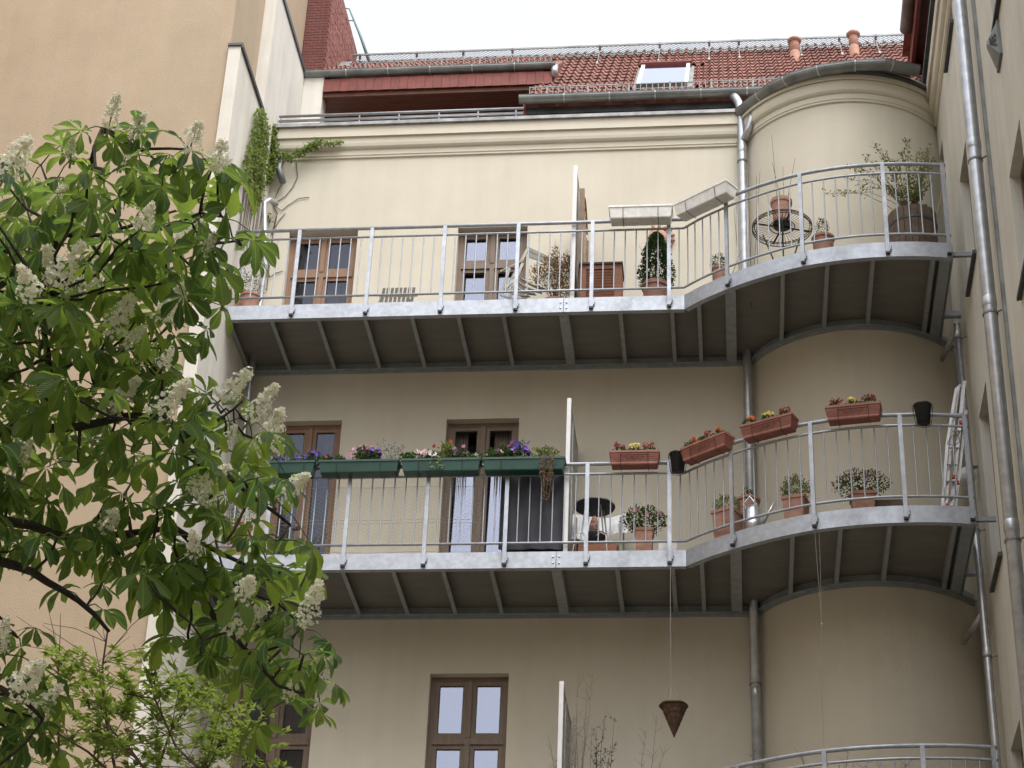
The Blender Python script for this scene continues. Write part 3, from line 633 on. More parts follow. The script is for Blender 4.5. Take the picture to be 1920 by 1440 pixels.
# ------------------------------------------------------------------ windows of the rear building
def window(o, fm, mull=True, trans=None, curtain=None, label=None, gl=None, tilt=0):
    x0,x1,z0,z1,lv = o; y0, y1 = W+.115, W+.17; f = .05; m = MB()
    m.box(x0,x0+f,y0,y1,z0,z1); m.box(x1-f,x1,y0,y1,z0,z1); m.box(x0+f,x1-f,y0,y1,z1-f,z1); m.box(x0+f,x1-f,y0,y1,z0,z0+.09)
    wn = part('window', m, fm, bld, label=label); xc = (x0+x1)/2
    tiers = [z0+.09]+(trans or [])+[z1-f]
    for t_ in (trans or []):
        q = MB(); q.box(x0+f,x1-f,y0-.012,y1,t_-.04,t_+.04); part('transom', q, fm, wn)
    for j in range(len(tiers)-1):
        a, b = tiers[j]+(.04 if j else 0), tiers[j+1]-(.04 if j < len(tiers)-2 else 0)
        q = MB(); q.box(xc-.028,xc+.028,y0-.02,y1-.01,a,b); part('mullion', q, fm, wn)
        for k, (c, d) in enumerate(((x0+f,xc-.028),(xc+.028,x1-f))):
            s = .048; q = MB(); ys = y0+.008
            q.box(c,c+s,ys,y1-.01,a,b); q.box(d-s,d,ys,y1-.01,a,b); q.box(c+s,d-s,ys,y1-.01,b-s,b); q.box(c+s,d-s,ys,y1-.01,a,a+s+.01); part('sash', q, fm, wn)
            q = MB(); q.box(c+s-.003,c+s+.006,ys+.012,ys+.02,a+s,b-s); q.box(d-s-.006,d-s+.003,ys+.012,ys+.02,a+s,b-s); q.box(c+s,d-s,ys+.012,ys+.02,b-s-.006,b-s+.003); part('gasket', q, M['gasket'], wn)
            q = MB(); dy = tilt*(b-a); q.prism([(c+s-.01,ys+.022,a+s-.01),(d-s+.01,ys+.022,a+s-.01),(d-s+.01,ys+.022+dy,b-s+.01),(c+s-.01,ys+.022+dy,b-s+.01)], (0,.006,0)); part('pane', q, gl or M['glass'], wn)
    if curtain:
        for c0_, c1_ in curtain:
            q = MB(); n = 40; xs = [c0_+(c1_-c0_)*k/n for k in range(n+1)]
            vs = [(x, W+.25+.018*math.sin(k*1.25)+.006*math.sin(k*3.1), z) for z in (z0,z1) for k, x in enumerate(xs)]
            q.add(vs, [(k,k+1,n+1+k+1,n+1+k) for k in range(n)]); part('curtain', q, M['curtain'], wn, smooth=True)
window(OPEN[0], M['frame2'], trans=[4.83], curtain=[(-1.86,-1.07)], label='warm brown balcony door with curtains, top storey left', gl=M['glass_dim'])
window(OPEN[1], M['frame'], trans=[4.90], label='brown balcony door reflecting the sky, top storey', tilt=.03)
window(OPEN[2], M['frame2'], curtain=[(-1.78,-1.45),(-1.25,-1.05)], label='brown balcony door, middle storey left', gl=M['glass_dim'])
window(OPEN[3], M['frame'], curtain=[(.36,.52),(.84,1.1)], label='brown balcony door, middle storey right', tilt=.062)
window(OPEN[4], M['frame'], trans=[-1.46], curtain=[(-1.86,-1.05)], label='curtained brown window, lower storey left', gl=M['glass_dim'])
window(OPEN[5], M['frame'], trans=[-1.46], label='four light brown window reflecting the sky, lower storey')
q = MB(); q.box(.24,.36,W-.03,W+.1,.16,.20); part('door_sill', q, M['coping'], bld)
# light outlines of stains / vertical render joints are part of the plaster
# ------------------------------------------------------------------ drainpipes
def pipe(path, r, label, parent_name='drainpipe', joints=(), brk=(), seg=10, group='drainpipes', m_=None, capn=None):
    t = thing(parent_name, label, 'drainpipe', path[-1], group=group)
    m = MB(); m.tube(path, r, 14); part('pipe', m, m_ or M['pipe'], t, smooth=True)
    for z in joints:
        x, y = None, None
        for a, b in zip(path[:-1], path[1:]):
            if min(a[2],b[2]) <= z <= max(a[2],b[2]): k = (z-a[2])/(b[2]-a[2]); x = a[0]+(b[0]-a[0])*k; y = a[1]+(b[1]-a[1])*k
        m = MB(); m.lathe((x,y,z-.05), [(r+.001,0),(r+.006,.01),(r+.006,.10),(r+.001,.115)], 14); part('collar', m, M['pipe'], t, smooth=True)
    for (z, d) in brk:
        for a, b in zip(path[:-1], path[1:]):
            if min(a[2],b[2]) <= z <= max(a[2],b[2]): k = (z-a[2])/(b[2]-a[2]); x = a[0]+(b[0]-a[0])*k; y = a[1]+(b[1]-a[1])*k
        m = MB(); m.lathe((x,y,z), [(r+.001,0),(r+.010,.0),(r+.010,.022),(r+.001,.022)], 14); m.bar((x,y,z+.011),(x+d[0],y+d[1],z+.011),.02,.012); part('bracket', m, M['zinc'], t)
    return t
q1 = at(1386,185,1,1.12)
pipe([(3.80,1.26,7.44),(3.83,1.18,7.34),(3.87,1.14,7.22),(3.895,1.13,7.05),(3.895,1.13,6.6),(3.895,1.13,GZ)], .055, 'grey drainpipe in the corner between flat wall and round bay', joints=(6.45,.9,-1.0,4.2), brk=((6.25,(-.05,.12)),(2.3,(-.05,.12)),(-.9,(-.05,.12))))
pipe([at(1410,208,1,1.0),at(1408,226,1,1.0),at(1403,243,1,1.03),at(1395,262,1,1.1)], .045, 'short swan neck outlet from the curved bay gutter', joints=())
bigp = [(6.215,-2.90,8.2),(6.215,-2.88,4.0),(6.215,-2.86,GZ)]
pipe(bigp, .068, 'thick bright drainpipe on the right wing, nearest the viewer', joints=(3.33,1.40,-1.05), brk=((3.12,(.1,-.08)),(1.26,(.1,-.08)),(-1.2,(.1,-.08))))
p2t = at(1794,608,0,6.25)
t2 = pipe([(6.25,p2t.y,p2t.z),(6.25,p2t.y-.02,1.0),(6.25,p2t.y-.12,-1.2),(6.25,p2t.y-.2,GZ)], .040, 'slim drainpipe beginning under the top balcony in the right corner', joints=(p2t.z-.12,.35,-1.1), brk=((p2t.z-.2,(.1,-.04)),(.33,(.1,-.04)),(-1.15,(.1,-.04))))
m = MB(); m.tube([(6.25,p2t.y,p2t.z-.01),(6.2,.45,p2t.z+.02),(6.15,.75,p2t.z+.02)], .034, 10); part('branch', m, M['pipe'], t2, smooth=True)
m = MB(); m.tube([(6.25,p2t.y-.08,-.62),(6.18,.35,-.60),(6.12,.7,-.60)], .034, 10); part('branch', m, M['pipe'], t2, smooth=True)
t3x = -2.17; c_ = at(500,372,1,.98)
pipe([(c_.x+.10,1.15,c_.z+.02),(c_.x+.02,1.05,c_.z+.03),(c_.x-.03,1.0,c_.z-.06),(-2.13,1.0,4.8),(-2.13,1.0,GZ)], .036, 'thin drainpipe behind the vine at the left end of the facade', joints=(5.1,2.6), m_=M['pipe'])
m = MB(); m.tube([(-2.1,1.12,6.62),(-2.12,1.1,6.35),(-2.05,1.12,6.15)], .045, 10); part('upper_bend', m, M['zinc'], bld, smooth=True)
# ------------------------------------------------------------------ balconies
CTRL = [(3.175,0),(3.40,-.20),(3.69,-.405),(3.95,-.56),(4.25,-.71),(4.53,-.82),(4.85,-.90),(5.15,-.945),(5.45,-.962),(5.8,-.955),(6.16,-.905)]
def catmull(pts, n=5):
    P = [pts[0]] + pts + [pts[-1]]; o = []
    for i in range(1, len(P)-2):
        for k in range(n):
            t = k/n; a = [Vector(P[j]) for j in (i-1,i,i+1,i+2)]
            o.append(.5*((2*a[1])+(-a[0]+a[2])*t+(2*a[0]-5*a[1]+4*a[2]-a[3])*t*t+(-a[0]+3*a[1]-3*a[2]+a[3])*t**3))
    o.append(Vector(pts[-1])); return o
CURVE = [Vector((p[0],p[1])) for p in catmull([Vector((*c,0)) for c in CTRL], 5)]
PATH = [Vector((XL+.004,0)), Vector((1.77,0))] + CURVE
PL = [0]
for a, b in zip(PATH[:-1], PATH[1:]): PL.append(PL[-1]+(b-a).length)
def path_s(s):
    s = max(0, min(PL[-1]-1e-6, s))
    for i in range(len(PATH)-1):
        if PL[i] <= s <= PL[i+1]:
            k = (s-PL[i])/(PL[i+1]-PL[i]); t = (PATH[i+1]-PATH[i]).normalized(); return PATH[i].lerp(PATH[i+1], k), t
def s_of_x(x):
    for i in range(len(PATH)-1):
        if PATH[i].x <= x <= PATH[i+1].x: return PL[i]+(x-PATH[i].x)/(PATH[i+1].x-PATH[i].x)*(PL[i+1]-PL[i])
    return PL[-1]
def outer_y(x): return path_s(s_of_x(x))[0].y
def wall_y(x): return W if x < 3.96 else BY-math.sqrt(max(0, BR**2-(x-BX)**2))
POSTX = [-1.456,-.568,.320,1.207,2.095,3.0,3.69,4.53,5.45,6.12]
def s_px(px, z, off=0):                # path length whose point projects nearest to a picture column
    best = min((abs(proj((*path_s(s)[0], z))[0]-px), s) for s in [PL[-1]*k/900 for k in range(901)]); return best[1]
bolt_m = MB(); bolt_m.lathe((0,0,0), [(0,.012),(.008,.010),(.013,.0)], 8)
for lv, z0 in LV.items():
    nm = {'top': 'upper', 'mid': 'middle', 'low': 'lowest'}[lv]
    extra = {'top': 'galvanised balcony of the top storey, first below the roof', 'mid': 'galvanised balcony in the middle, with the green flower boxes', 'low': 'lowest galvanised balcony, only its curved railing showing'}[lv]
    bal = thing('balcony', extra, 'balcony', (2,0,z0), group='stacked steel balconies')
    # fascia channels
    prof = [(0,0),(0,.195),(-.012,.195),(-.012,.012),(-.07,.012),(-.07,0)]
    for seg in ([PATH[0], Vector((1.768,0))], [Vector((1.774,0)), Vector((3.175,0))], CURVE):
        m = MB(); m.sweep([(p.x,p.y,z0) for p in seg], prof); part('fascia', m, M['galv'], bal)
    bme = mesh_of('bolt', bolt_m, M['alu'])
    for dx in (-.035,.035):
        for dz in (.055,.13):
            inst('bolt', bme, bal, (1.771+dx,-.001,z0+dz), rot=(math.pi/2,0,0))
    # deck
    poly = [Vector((PATH[0].x,.014,z0+.104))]+[Vector((p.x,p.y+.015,z0+.104)) for p in PATH[1:]]+[Vector((6.17,1.5,z0+.104)), Vector((XL,1.24,z0+.104))]
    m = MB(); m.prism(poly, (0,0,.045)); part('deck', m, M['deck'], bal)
    # inner beam
    ip = [(XL,W-.012)]+[(p[0],p[1]) for p in bay_pts(BR+.012, 30, 6.3)]
    m = MB(); m.sweep([(x,y,z0) for x,y in ip], [(0,.0),(.055,.0),(.055,.012),(.012,.012),(.012,.10),(0,.10)]); m.sweep([(x,y,z0+.0) for x,y in ip], [(.0,-.035),(.014,-.035),(.014,-.002),(0,-.002)]); part('inner_beam', m, M['joist'], bal)
    # joists
    for x, wd in [(-2.215,.05)]+[(x_,.045) for x_ in (-1.70,-1.14,-.58,-.02,.53,1.06,2.43,3.03,3.345,4.30,4.79,5.29,5.95)]+[(1.77,.11),(3.71,.12),(6.08,.12)]:
        ya, yb = outer_y(x)+.07, wall_y(x)-.03
        m = MB(); m.box(x-wd/2,x+wd/2,ya,yb,z0+.004,z0+.016); m.box(x-wd/2,x-wd/2+.01,ya,yb,z0+.016,z0+.103)
        if wd > .1: m.box(x+wd/2-.01,x+wd/2,ya,yb,z0+.016,z0+.103)
        part('joist', m, M['joist'], bal)
    m = MB(); m.box(6.15,6.165,-.88,1.1,z0,z0+.195); part('end_plate', m, M['joist'], bal)
    m = MB(); m.box(6.165,XR+.02,.30,.37,z0+.02,z0+.09); part('wall_bracket', m, M['joist'], bal); m = MB(); m.box(6.1,XR+.02,-.84,-.80,z0+.07,z0+.12); part('wall_bracket', m, M['joist'], bal)
    # rails
    P3 = lambda z, pts=PATH: [(p.x,p.y,z) for p in pts]
    for n_, z_, r_ in (('top_rail',1.272,.022),('middle_rail',1.145,.0145),('bottom_rail',.30,.0145)):
        m = MB()
        pts = [PATH[0]] + [Vector((3.10,0)), *CURVE[1:]] if False else PATH
        m.tube(P3(z0+z_, pts), r_, 10); part(n_, m, M['galv'], bal, smooth=True)
    # posts
    for i, px_ in enumerate(POSTX):
        p, t = path_s(s_of_x(px_)); o = Vector((t.y,-t.x)) ; c = p+o*.022; m = MB(); T = Vector((t.x,t.y,0)); O = Vector((o.x,o.y,0))
        m.obox(Vector((c.x,c.y,z0+.655)), T*.022, O*.012, (0,0,.605)); ps = part('post', m, M['galv'], bal)
        m = MB(); m.obox(Vector((c.x,c.y,z0+.037)), T*.024, O*.014, (0,0,.013)); part('end_cap', m, M['black'], ps)
        m = MB(); m.obox(Vector((c.x,c.y,z0+.11))+T*.03, T*.006, O*.015, (0,0,.035)); m.lathe((c.x+T.x*.035,c.y+T.y*.035,z0+.105),[(.0,0),(.012,0),(.012,.02),(0,.02)],8); part('clamp', m, M['galv'], ps)
    # balusters
    bm = MB(); bm.tube([(0,0,.30),(0,0,1.145)], .0078, 6, caps=False); bme2 = mesh_of('baluster', bm, M['galv'], smooth=True)
    ss = [0]+[s_of_x(x) for x in POSTX]
    for a, b in zip(ss[:-1], ss[1:]):
        n = max(1, round((b-a)/.127))
        for k in range(1, n):
            p, t = path_s(a+(b-a)*k/n); inst('baluster', bme2, bal, (p.x,p.y,z0))
# ------------------------------------------------------------------ privacy screens
for lv, z0, ztop in (('top',3.3,5.45),('mid',0,2.15),('low',-3.684,-1.307)):
    lab = {'top': 'tall privacy screen with white post and brown trellis, top balcony', 'mid': 'privacy screen with white post at the end of the green flower boxes', 'low': 'privacy screen with white post at the bottom edge, behind bare twigs'}[lv]
    t = thing('privacy_screen', lab, 'screen', (1.865,0,z0+.15), group='privacy screens between the balcony halves')
    m = MB(); m.box(1.842,1.888,.030,.062,z0+.15,ztop); part('post', m, M['white'], t)
    m = MB(); m.box(1.858,1.872,.062,1.2,z0+.25,ztop-.03); part('panel', m, M['frost'], t)
    m = MB(); m.box(1.852,1.878,.062,1.2,ztop-.03,ztop); part('top_bar', m, M['joist'], t)
    m = MB(); m.box(1.852,1.878,1.17,1.2,z0+.15,ztop-.03); part('wall_post', m, M['galv'], t)
    m = MB(); m.box(1.852,1.878,.5,.53,z0+.15,ztop-.03); part('middle_post', m, M['galv'], t)
    if lv == 'top':
        m = MB(); m.box(1.90,1.96,.30,.345,3.45,5.30); m.box(1.90,1.96,1.05,1.09,3.45,5.05); part('trellis_post', m, M['lattice'], t)
        def arch(y): return 5.08+.30*math.sin(max(0,min(1,(y-.33)/.76))*math.pi)**.6*1
        m = MB()
        for k in range(-14, 26):
            for sgn in (1, -1):
                pts = []
                for j in range(24):
                    y = .33+.74*j/23; z = 3.45+.24*k+sgn*(y-.33)*1.9
                    if 3.46 < z < arch(y): pts.append((1.925+.007*sgn,y,z))
                if len(pts) > 1: m.bar(pts[0], pts[-1], .008, .016, up=(1,0,0))
        part('trellis_lattice', m, M['lattice'], t, kind='stuff')
        m = MB(); m.tube([(1.93,.33+.74*j/16,arch(.33+.74*j/16)) for j in range(17)], .02, 6); part('arched_top', m, M['lattice'], t)
# ------------------------------------------------------------------ plant helpers
def leaf_quad(m, c, d, n, L, Wd):
    d = d.normalized(); s = d.cross(n); 
    if s.length < 1e-3: s = d.cross(Vector((1,0,.3)))
    s.normalize(); nn = s.cross(d)
    b = c; mid = c+d*L*.5-nn*L*.06; tip = c+d*L-nn*L*.2
    m.add([b, mid+s*Wd/2+nn*Wd*.12, tip, mid-s*Wd/2+nn*Wd*.12, mid], [(0,1,4),(1,2,4),(2,3,4),(3,0,4)])
def rv(r): return Vector((r.gauss(0,1), r.gauss(0,1), r.gauss(0,1))).normalized()
def cloud(m, c, rad, n, L, Wd, r, shell=.55, up=.2):
    c = Vector(c)
    for _ in range(n):
        d = rv(r); k = shell+(1-shell)*r.random()**.5; k *= r.uniform(.85,1.12)
        p = c+Vector((d.x*rad[0], d.y*rad[1], d.z*rad[2]))*k
        dd = (d*.7+rv(r)*.8+Vector((0,0,up))); leaf_quad(m, p, dd, rv(r), L*r.uniform(.7,1.25), Wd*r.uniform(.7,1.2))
def pot(t, c, rt, rb, h, mt, rim=.03, n=20):
    m = MB(); m.lathe(c, [(0,0),(rb,0),(rt*.97,h-rim),(rt*1.07,h-rim),(rt*1.08,h),(rt*.96,h),(rt*.94,h-.03)], n); part('pot', m, mt, t, smooth=False)
    m = MB(); m.disc(Vector(c)+Vector((0,0,h-.028)), rt*.95, n); part('soil', m, M['soil'], t)
def sqpot(t, c, wt, wb, h, mt, ang=0, rim=.03):
    m = MB(); c = Vector(c); ca, sa = math.cos(ang), math.sin(ang)
    def ring(w_, z): return [c+Vector((ca*x-sa*y, sa*x+ca*y, z)) for x, y in ((-w_,-w_),(w_,-w_),(w_,w_),(-w_,w_))]
    R_ = [ring(wb,0), ring(wt*.96,h-rim), ring(wt*1.04,h-rim), ring(wt*1.05,h), ring(wt*.95,h), ring(wt*.93,h-.03)]
    o = []; [o.extend(q) for q in R_]
    fs = [(4*i+k,4*i+(k+1)%4,4*i+4+(k+1)%4,4*i+4+k) for i in range(5) for k in range(4)]+[(3,2,1,0)]
    m.add(o, fs); part('pot', m, mt, t); m = MB(); m.add(ring(wt*.94,h-.028), [(0,1,2,3)]); part('soil', m, M['soil'], t)
def flower(m, c, r_, rnd_, n=5, nrm=None):
    nrm = (nrm or (Vector((0,-.75,.35))+rv(rnd_)*.6)).normalized(); q = nrm.to_track_quat('Z','Y')
    for k in range(n):
        a = 2*math.pi*k/n+rnd_.random()*.3; d = q @ Vector((math.cos(a), math.sin(a), .15)); s = q @ Vector((-math.sin(a), math.cos(a), 0))
        m.add([c, c+d*r_*.6+s*r_*.45, c+d*r_, c+d*r_*.6-s*r_*.45], [(0,1,2,3)])
DT = 3.3+.149; DM = 0+.149
# ------------------------------------------------------------------ flower boxes
def flowerbox(label, z0, pxa, pxb, mt, soil=True, off=.10, h=.165, zt=1.335, grp='boxes', cat='flower box', name='flower_box', wt=.085, wb=.062, holder=True, ribs=True, tilt=0, zrow=1.2):
    """box hung outside the rail between two picture columns (measured on the rail line)"""
    sa_, sb_ = s_px(pxa, z0+zrow), s_px(pxb, z0+zrow); (pa, _), (pb, _) = path_s(sa_), path_s(sb_)
    t2 = (pb-pa).normalized(); o2 = Vector((t2.y,-t2.x)); L_ = (pb-pa).length/2; cm = path_s((sa_+sb_)/2)[0]
    c = (pa+pb)/2; c = c + o2*max(off, (cm-c).dot(o2)+off); T, O = Vector((t2.x,t2.y,0)), Vector((o2.x,o2.y,0))
    zb_ = z0+zt-h; C_ = Vector((c.x,c.y,zb_)); t = thing(name, label, cat, C_, group=grp)
    def ring(l, w_, z): return [C_+T*a*l+O*b*w_+Vector((0,0,z+tilt*a*l)) for a, b in ((-1,1),(1,1),(1,-1),(-1,-1))]
    L2 = L_
    rings = [ring(L2-.03,wb,0), ring(L2-.022,wb+.006,.012)]
    if ribs:
        for k in range(1, 5):
            z = .012+(h-.045)*k/5; f = k/5; rings += [ring(L2-.022+.02*f,wb+(wt-wb)*f,z-.004), ring(L2-.026+.02*f,wb+(wt-wb)*f-.004,z), ring(L2-.022+.02*f,wb+(wt-wb)*f,z+.004)]
    rings += [ring(L2-.004,wt-.002,h-.028), ring(L2+.004,wt+.007,h-.026), ring(L2+.004,wt+.007,h), ring(L2-.006,wt-.005,h), ring(L2-.010,wt-.009,h-.03)]
    m = MB(); o = []; [o.extend(q) for q in rings]; m.add(o, [(4*i+k,4*i+(k+1)%4,4*i+4+(k+1)%4,4*i+4+k) for i in range(len(rings)-1) for k in range(4)]+[(3,2,1,0)])
    if not soil: m.add(ring(L2-.03,wb-.004,.01), [(0,1,2,3)])
    part('box', m, mt, t)
    if soil: m = MB(); m.add(ring(L2-.01,wt-.01,h-.032), [(0,1,2,3)]); part('soil', m, M['soil'], t)
    if holder:
        for a in (-.5,.5):
            m = MB(); x = C_+T*a*2*L2*.55; i_ = -off-.005
            m.tube([x+O*(i_-.03)+Vector((0,0,1.25+z0-zb_)), x+O*(i_-.03)+Vector((0,0,1.30+z0-zb_)), x+O*(-.06)+Vector((0,0,1.30+z0-zb_)), x+O*(-wt-.012)+Vector((0,0,h*.8)), x+O*(-wb-.012)+Vector((0,0,-.008)), x+O*(wb+.008)+Vector((0,0,-.008)), x+O*(wt+.006)+Vector((0,0,h*.72))], .0035, 5)
            m.tube([x+O*(wt+.004)+Vector((0,0,h*.72))-T*.0, x+O*(wt+.006)+Vector((0,0,h*.72))+T*.0+Vector((0,0,.01))], .003, 4)
            part('hanger', m, M['wire'], t)
        if ribs:
            m = MB(); zz = [C_+T*a+O*(wb+(wt-wb)*.6+.008)+Vector((0,0,h*(.25 if k % 2 else .55))) for k, a in enumerate([-.10,-.06,-.03,0,.03,.06,.10])]; m.tube(zz, .003, 4); m.tube([C_+T*a+O*(wt+.004)+Vector((0,0,h*.66)) for a in (-L2*.55,0,L2*.55)], .0028, 4); part('hanger_scroll', m, M['wire'], t)
    return t, C_, T, O, L2, h
tb = [flowerbox('terracotta coloured box with red and yellow flowers, on the straight rail', 0, 1144, 1238, M['tplastic'], grp='terracotta coloured rail boxes'),
      flowerbox('sloping terracotta coloured box with orange red flowers, at the start of the curve', 0, 1296, 1379, M['tplastic'], grp='terracotta coloured rail boxes', off=.085),
      flowerbox('terracotta coloured box with orange, cream and russet flowers in front of the drainpipe', 0, 1403, 1500, M['tplastic'], grp='terracotta coloured rail boxes'),
      flowerbox('terracotta coloured box with two red flowers round a yellow one, on the bay curve', 0, 1552, 1656, M['tplastic'], grp='terracotta coloured rail boxes')]
def kalanchoe(box, a, colr, label, r, sz=1.0):
    t, C_, T, O, L2, h = box; c = C_+T*a*L2+Vector((0,0,h-.015)); ft = thing('potted_flower', label, 'flower', c, group='flowers in the terracotta coloured boxes')
    m = MB(); cloud(m, c+Vector((0,0,.035)), (.075*sz,.055,.045), int(90*sz), .042, .026, r); part('foliage', m, M['plant'], ft, kind='stuff')
    m = MB(); 
    for k in range(4):
        cc = c+T*r.uniform(-.05,.05)*sz+O*r.uniform(-.02,.03)+Vector((0,0,.10+r.uniform(0,.03)))
        for _ in range(9): flower(m, cc+rv(r)*.024, .016, r, 4)
    part('blossom', m, M[colr], ft, kind='stuff')
r = random.Random(5)
kalanchoe(tb[0], -.6, 'f_red', 'red flower at the left end of the straight rail box', r)
kalanchoe(tb[0], .0, 'f_yellow', 'pale yellow flower in the middle of the straight rail box', r, .8)
kalanchoe(tb[0], .6, 'f_red', 'red flower at the right end of the straight rail box', r)
kalanchoe(tb[1], -.65, 'f_orange', 'orange flower low at the left end of the sloping box', r)
kalanchoe(tb[1], -.05, 'f_red', 'dull red flower in the middle of the sloping box', r)
kalanchoe(tb[1], .6, 'f_orange', 'orange flower at the upper end of the sloping box', r, 1.1)
kalanchoe(tb[2], -.7, 'f_orange', 'orange flower beside the drainpipe in a terracotta box', r)
kalanchoe(tb[2], .0, 'f_yellow', 'cream yellow flower with much green in a terracotta box', r, 1.1)
kalanchoe(tb[2], .65, 'f_red', 'russet flower, last in the box right of the drainpipe', r, .9)
kalanchoe(tb[3], -.65, 'f_red', 'crimson flower at the left of the box on the bay curve', r)
kalanchoe(tb[3], -.05, 'f_yellow', 'yellow flower between two red ones on the bay curve', r, .8)
kalanchoe(tb[3], .55, 'f_red', 'tall red flower at the right of the box on the bay curve', r, 1.2)
gb = [flowerbox('dark green trough with trailing violet flowers, partly behind the tree', 0, 511, 594, M['greenbox'], grp='green troughs on the middle balcony', h=.155, zt=1.275, ribs=False),
      flowerbox('dark green trough with pink and dark purple flowers', 0, 603, 752, M['greenbox'], grp='green troughs on the middle balcony', h=.155, zt=1.275, ribs=False),
      flowerbox('dark green trough with pale pink and mixed pansies', 0, 757, 904, M['greenbox'], grp='green troughs on the middle balcony', h=.155, zt=1.275, ribs=False),
      flowerbox('dark green trough with purple pansies and brown trailing stems', 0, 908, 1062, M['greenbox'], grp='green troughs on the middle balcony', h=.155, zt=1.275, ribs=False)]
def bedding(box, a, spec, label, r, wd=.13, hh=.07, fol='plant', nf=14, fs=.02, nleaf=160, name='bedding_plant'):
    t, C_, T, O, L2, h = box; c = C_+T*a*L2+Vector((0,0,h-.02)); ft = thing(name, label, 'flower', c, group='plants in the green troughs'); hh = max(.10, hh*1.45); fs *= 1.15; nleaf = int(nleaf*2.2); wd *= 1.15; nf = int(nf*1.3)
    m = MB()
    for k in range(4): cloud(m, c+T*r.uniform(-wd,wd)*.7+Vector((0,0,hh*.45)), (wd*.55,.065,hh*.6), nleaf//4, .036, .021, r, shell=.2)
    part('foliage', m, M[fol], ft, kind='stuff')
    for cl in spec:
        m = MB()
        for _ in range(nf): flower(m, c+T*r.uniform(-wd,wd)+O*r.uniform(-.03,.07)+Vector((0,0,hh*r.uniform(.45,1.05))), fs*r.uniform(.8,1.2), r)
        part('blossom', m, M[cl], ft, kind='stuff')
bedding(gb[0], -.2, ['f_violet','f_purple'], 'violet trailing flowers spilling over the leftmost green trough', r, wd=.22, hh=.06, nf=34, fs=.014)
bedding(gb[0], .85, ['f_purple'], 'bright purple tuft at the right end of the leftmost trough', r, wd=.06, hh=.11, nf=16, fs=.016)
bedding(gb[1], -.8, ['f_dark','f_red'], 'low dark and russet pansies at the left of the second trough', r, wd=.09, hh=.05, nf=5)
bedding(gb[1], -.45, ['f_violet'], 'small blue violet flowers left of the pink mound', r, wd=.08, hh=.07, nf=7)
bedding(gb[1], -.0, ['f_pink','f_palepink'], 'rounded mound of bright pink flowers', r, wd=.12, hh=.15, nf=20, fs=.022, nleaf=260)
bedding(gb[1], .38, ['f_purple','f_dark'], 'dark purple pansies right of the pink mound', r, wd=.07, hh=.12, nf=7, fs=.026)
# lavender wisp
def wisp(c, n, hgt, spread, mt, label, r, name='wispy_plant', cat='plant', rad=.0022, leaf=None, nl=0, grp=None, buds=None):
    ft = thing(name, label, cat, c, group=grp); m = MB(); c = Vector(c); ends = []
    for _ in range(n):
        a = r.uniform(-1,1)*spread; b = r.uniform(-1,1)*spread*.4; h = hgt*r.uniform(.6,1.05)
        p = [c, c+Vector((a*.25,b*.3,h*.4)), c+Vector((a*.6+r.uniform(-.02,.02),b*.7,h*.75)), c+Vector((a,b,h))]; m.tube(p, [rad*1.4,rad*1.2,rad,rad*.6], 4); ends.append(p)
        for _ in range(2):
            k = r.uniform(.5,.9); q = p[1].lerp(p[3], k); e = q+Vector((r.uniform(-.3,.3)*hgt*.35, r.uniform(-.02,.02), hgt*.13)); m.tube([q,e], [rad*.8,rad*.5], 4); ends.append([q,q,q,e])
    part('stems', m, mt, ft, kind='stuff')
    if leaf:
        m = MB()
        for p in ends:
            for _ in range(nl): k = r.random(); q = p[1].lerp(p[3], k); leaf_quad(m, q+rv(r)*.01, rv(r)+Vector((0,0,.4)), rv(r), .03, .013)
        part('foliage', m, leaf, ft, kind='stuff')
    return ft
t_, C_, T_, O_, L2_, h_ = gb[1]
wisp(C_+T_*L2_*.72+Vector((0,0,h_-.02)), 16, .27, .2, M['greyplant'], 'silvery lavender stems at the right of the second trough', r, leaf=M['greyplant'], nl=3, grp='plants in the green troughs')
bedding(gb[2], -.82, [], 'plain green tuft at the left of the third trough', r, wd=.09, hh=.09, nleaf=200)
bedding(gb[2], -.42, ['f_palepink','f_white'], 'pale pink pansies in the third trough', r, wd=.10, hh=.10, nf=10, fs=.025)
bedding(gb[2], .02, ['f_orange','f_red'], 'taller yellow green plant with a few orange flowers', r, wd=.11, hh=.17, nf=3, fol='shrub_green', nleaf=280)
bedding(gb[2], .40, ['f_dark','f_mauve'], 'dark mauve pansies in the third trough', r, wd=.09, hh=.12, nf=9, fs=.024)
bedding(gb[2], .80, ['f_white'], 'green leaves with white specks at the right of the third trough', r, wd=.09, hh=.07, nf=6)
bedding(gb[3], -.75, ['f_mauve','f_palepink'], 'sparse mauve pansies at the left of the fourth trough', r, wd=.09, hh=.11, nf=5, fs=.024)
bedding(gb[3], -.4, ['f_white','f_red'], 'leafy plant with white and dark red flowers', r, wd=.11, hh=.15, nf=7, nleaf=280)
bedding(gb[3], -.12, ['f_purple','f_violet'], 'large purple and lilac pansies in the fourth trough', r, wd=.09, hh=.16, nf=14, fs=.03)
bedding(gb[3], .42, [], 'pale green leafy plant near the white post', r, wd=.16, hh=.12, fol='shrub_green', nleaf=220)
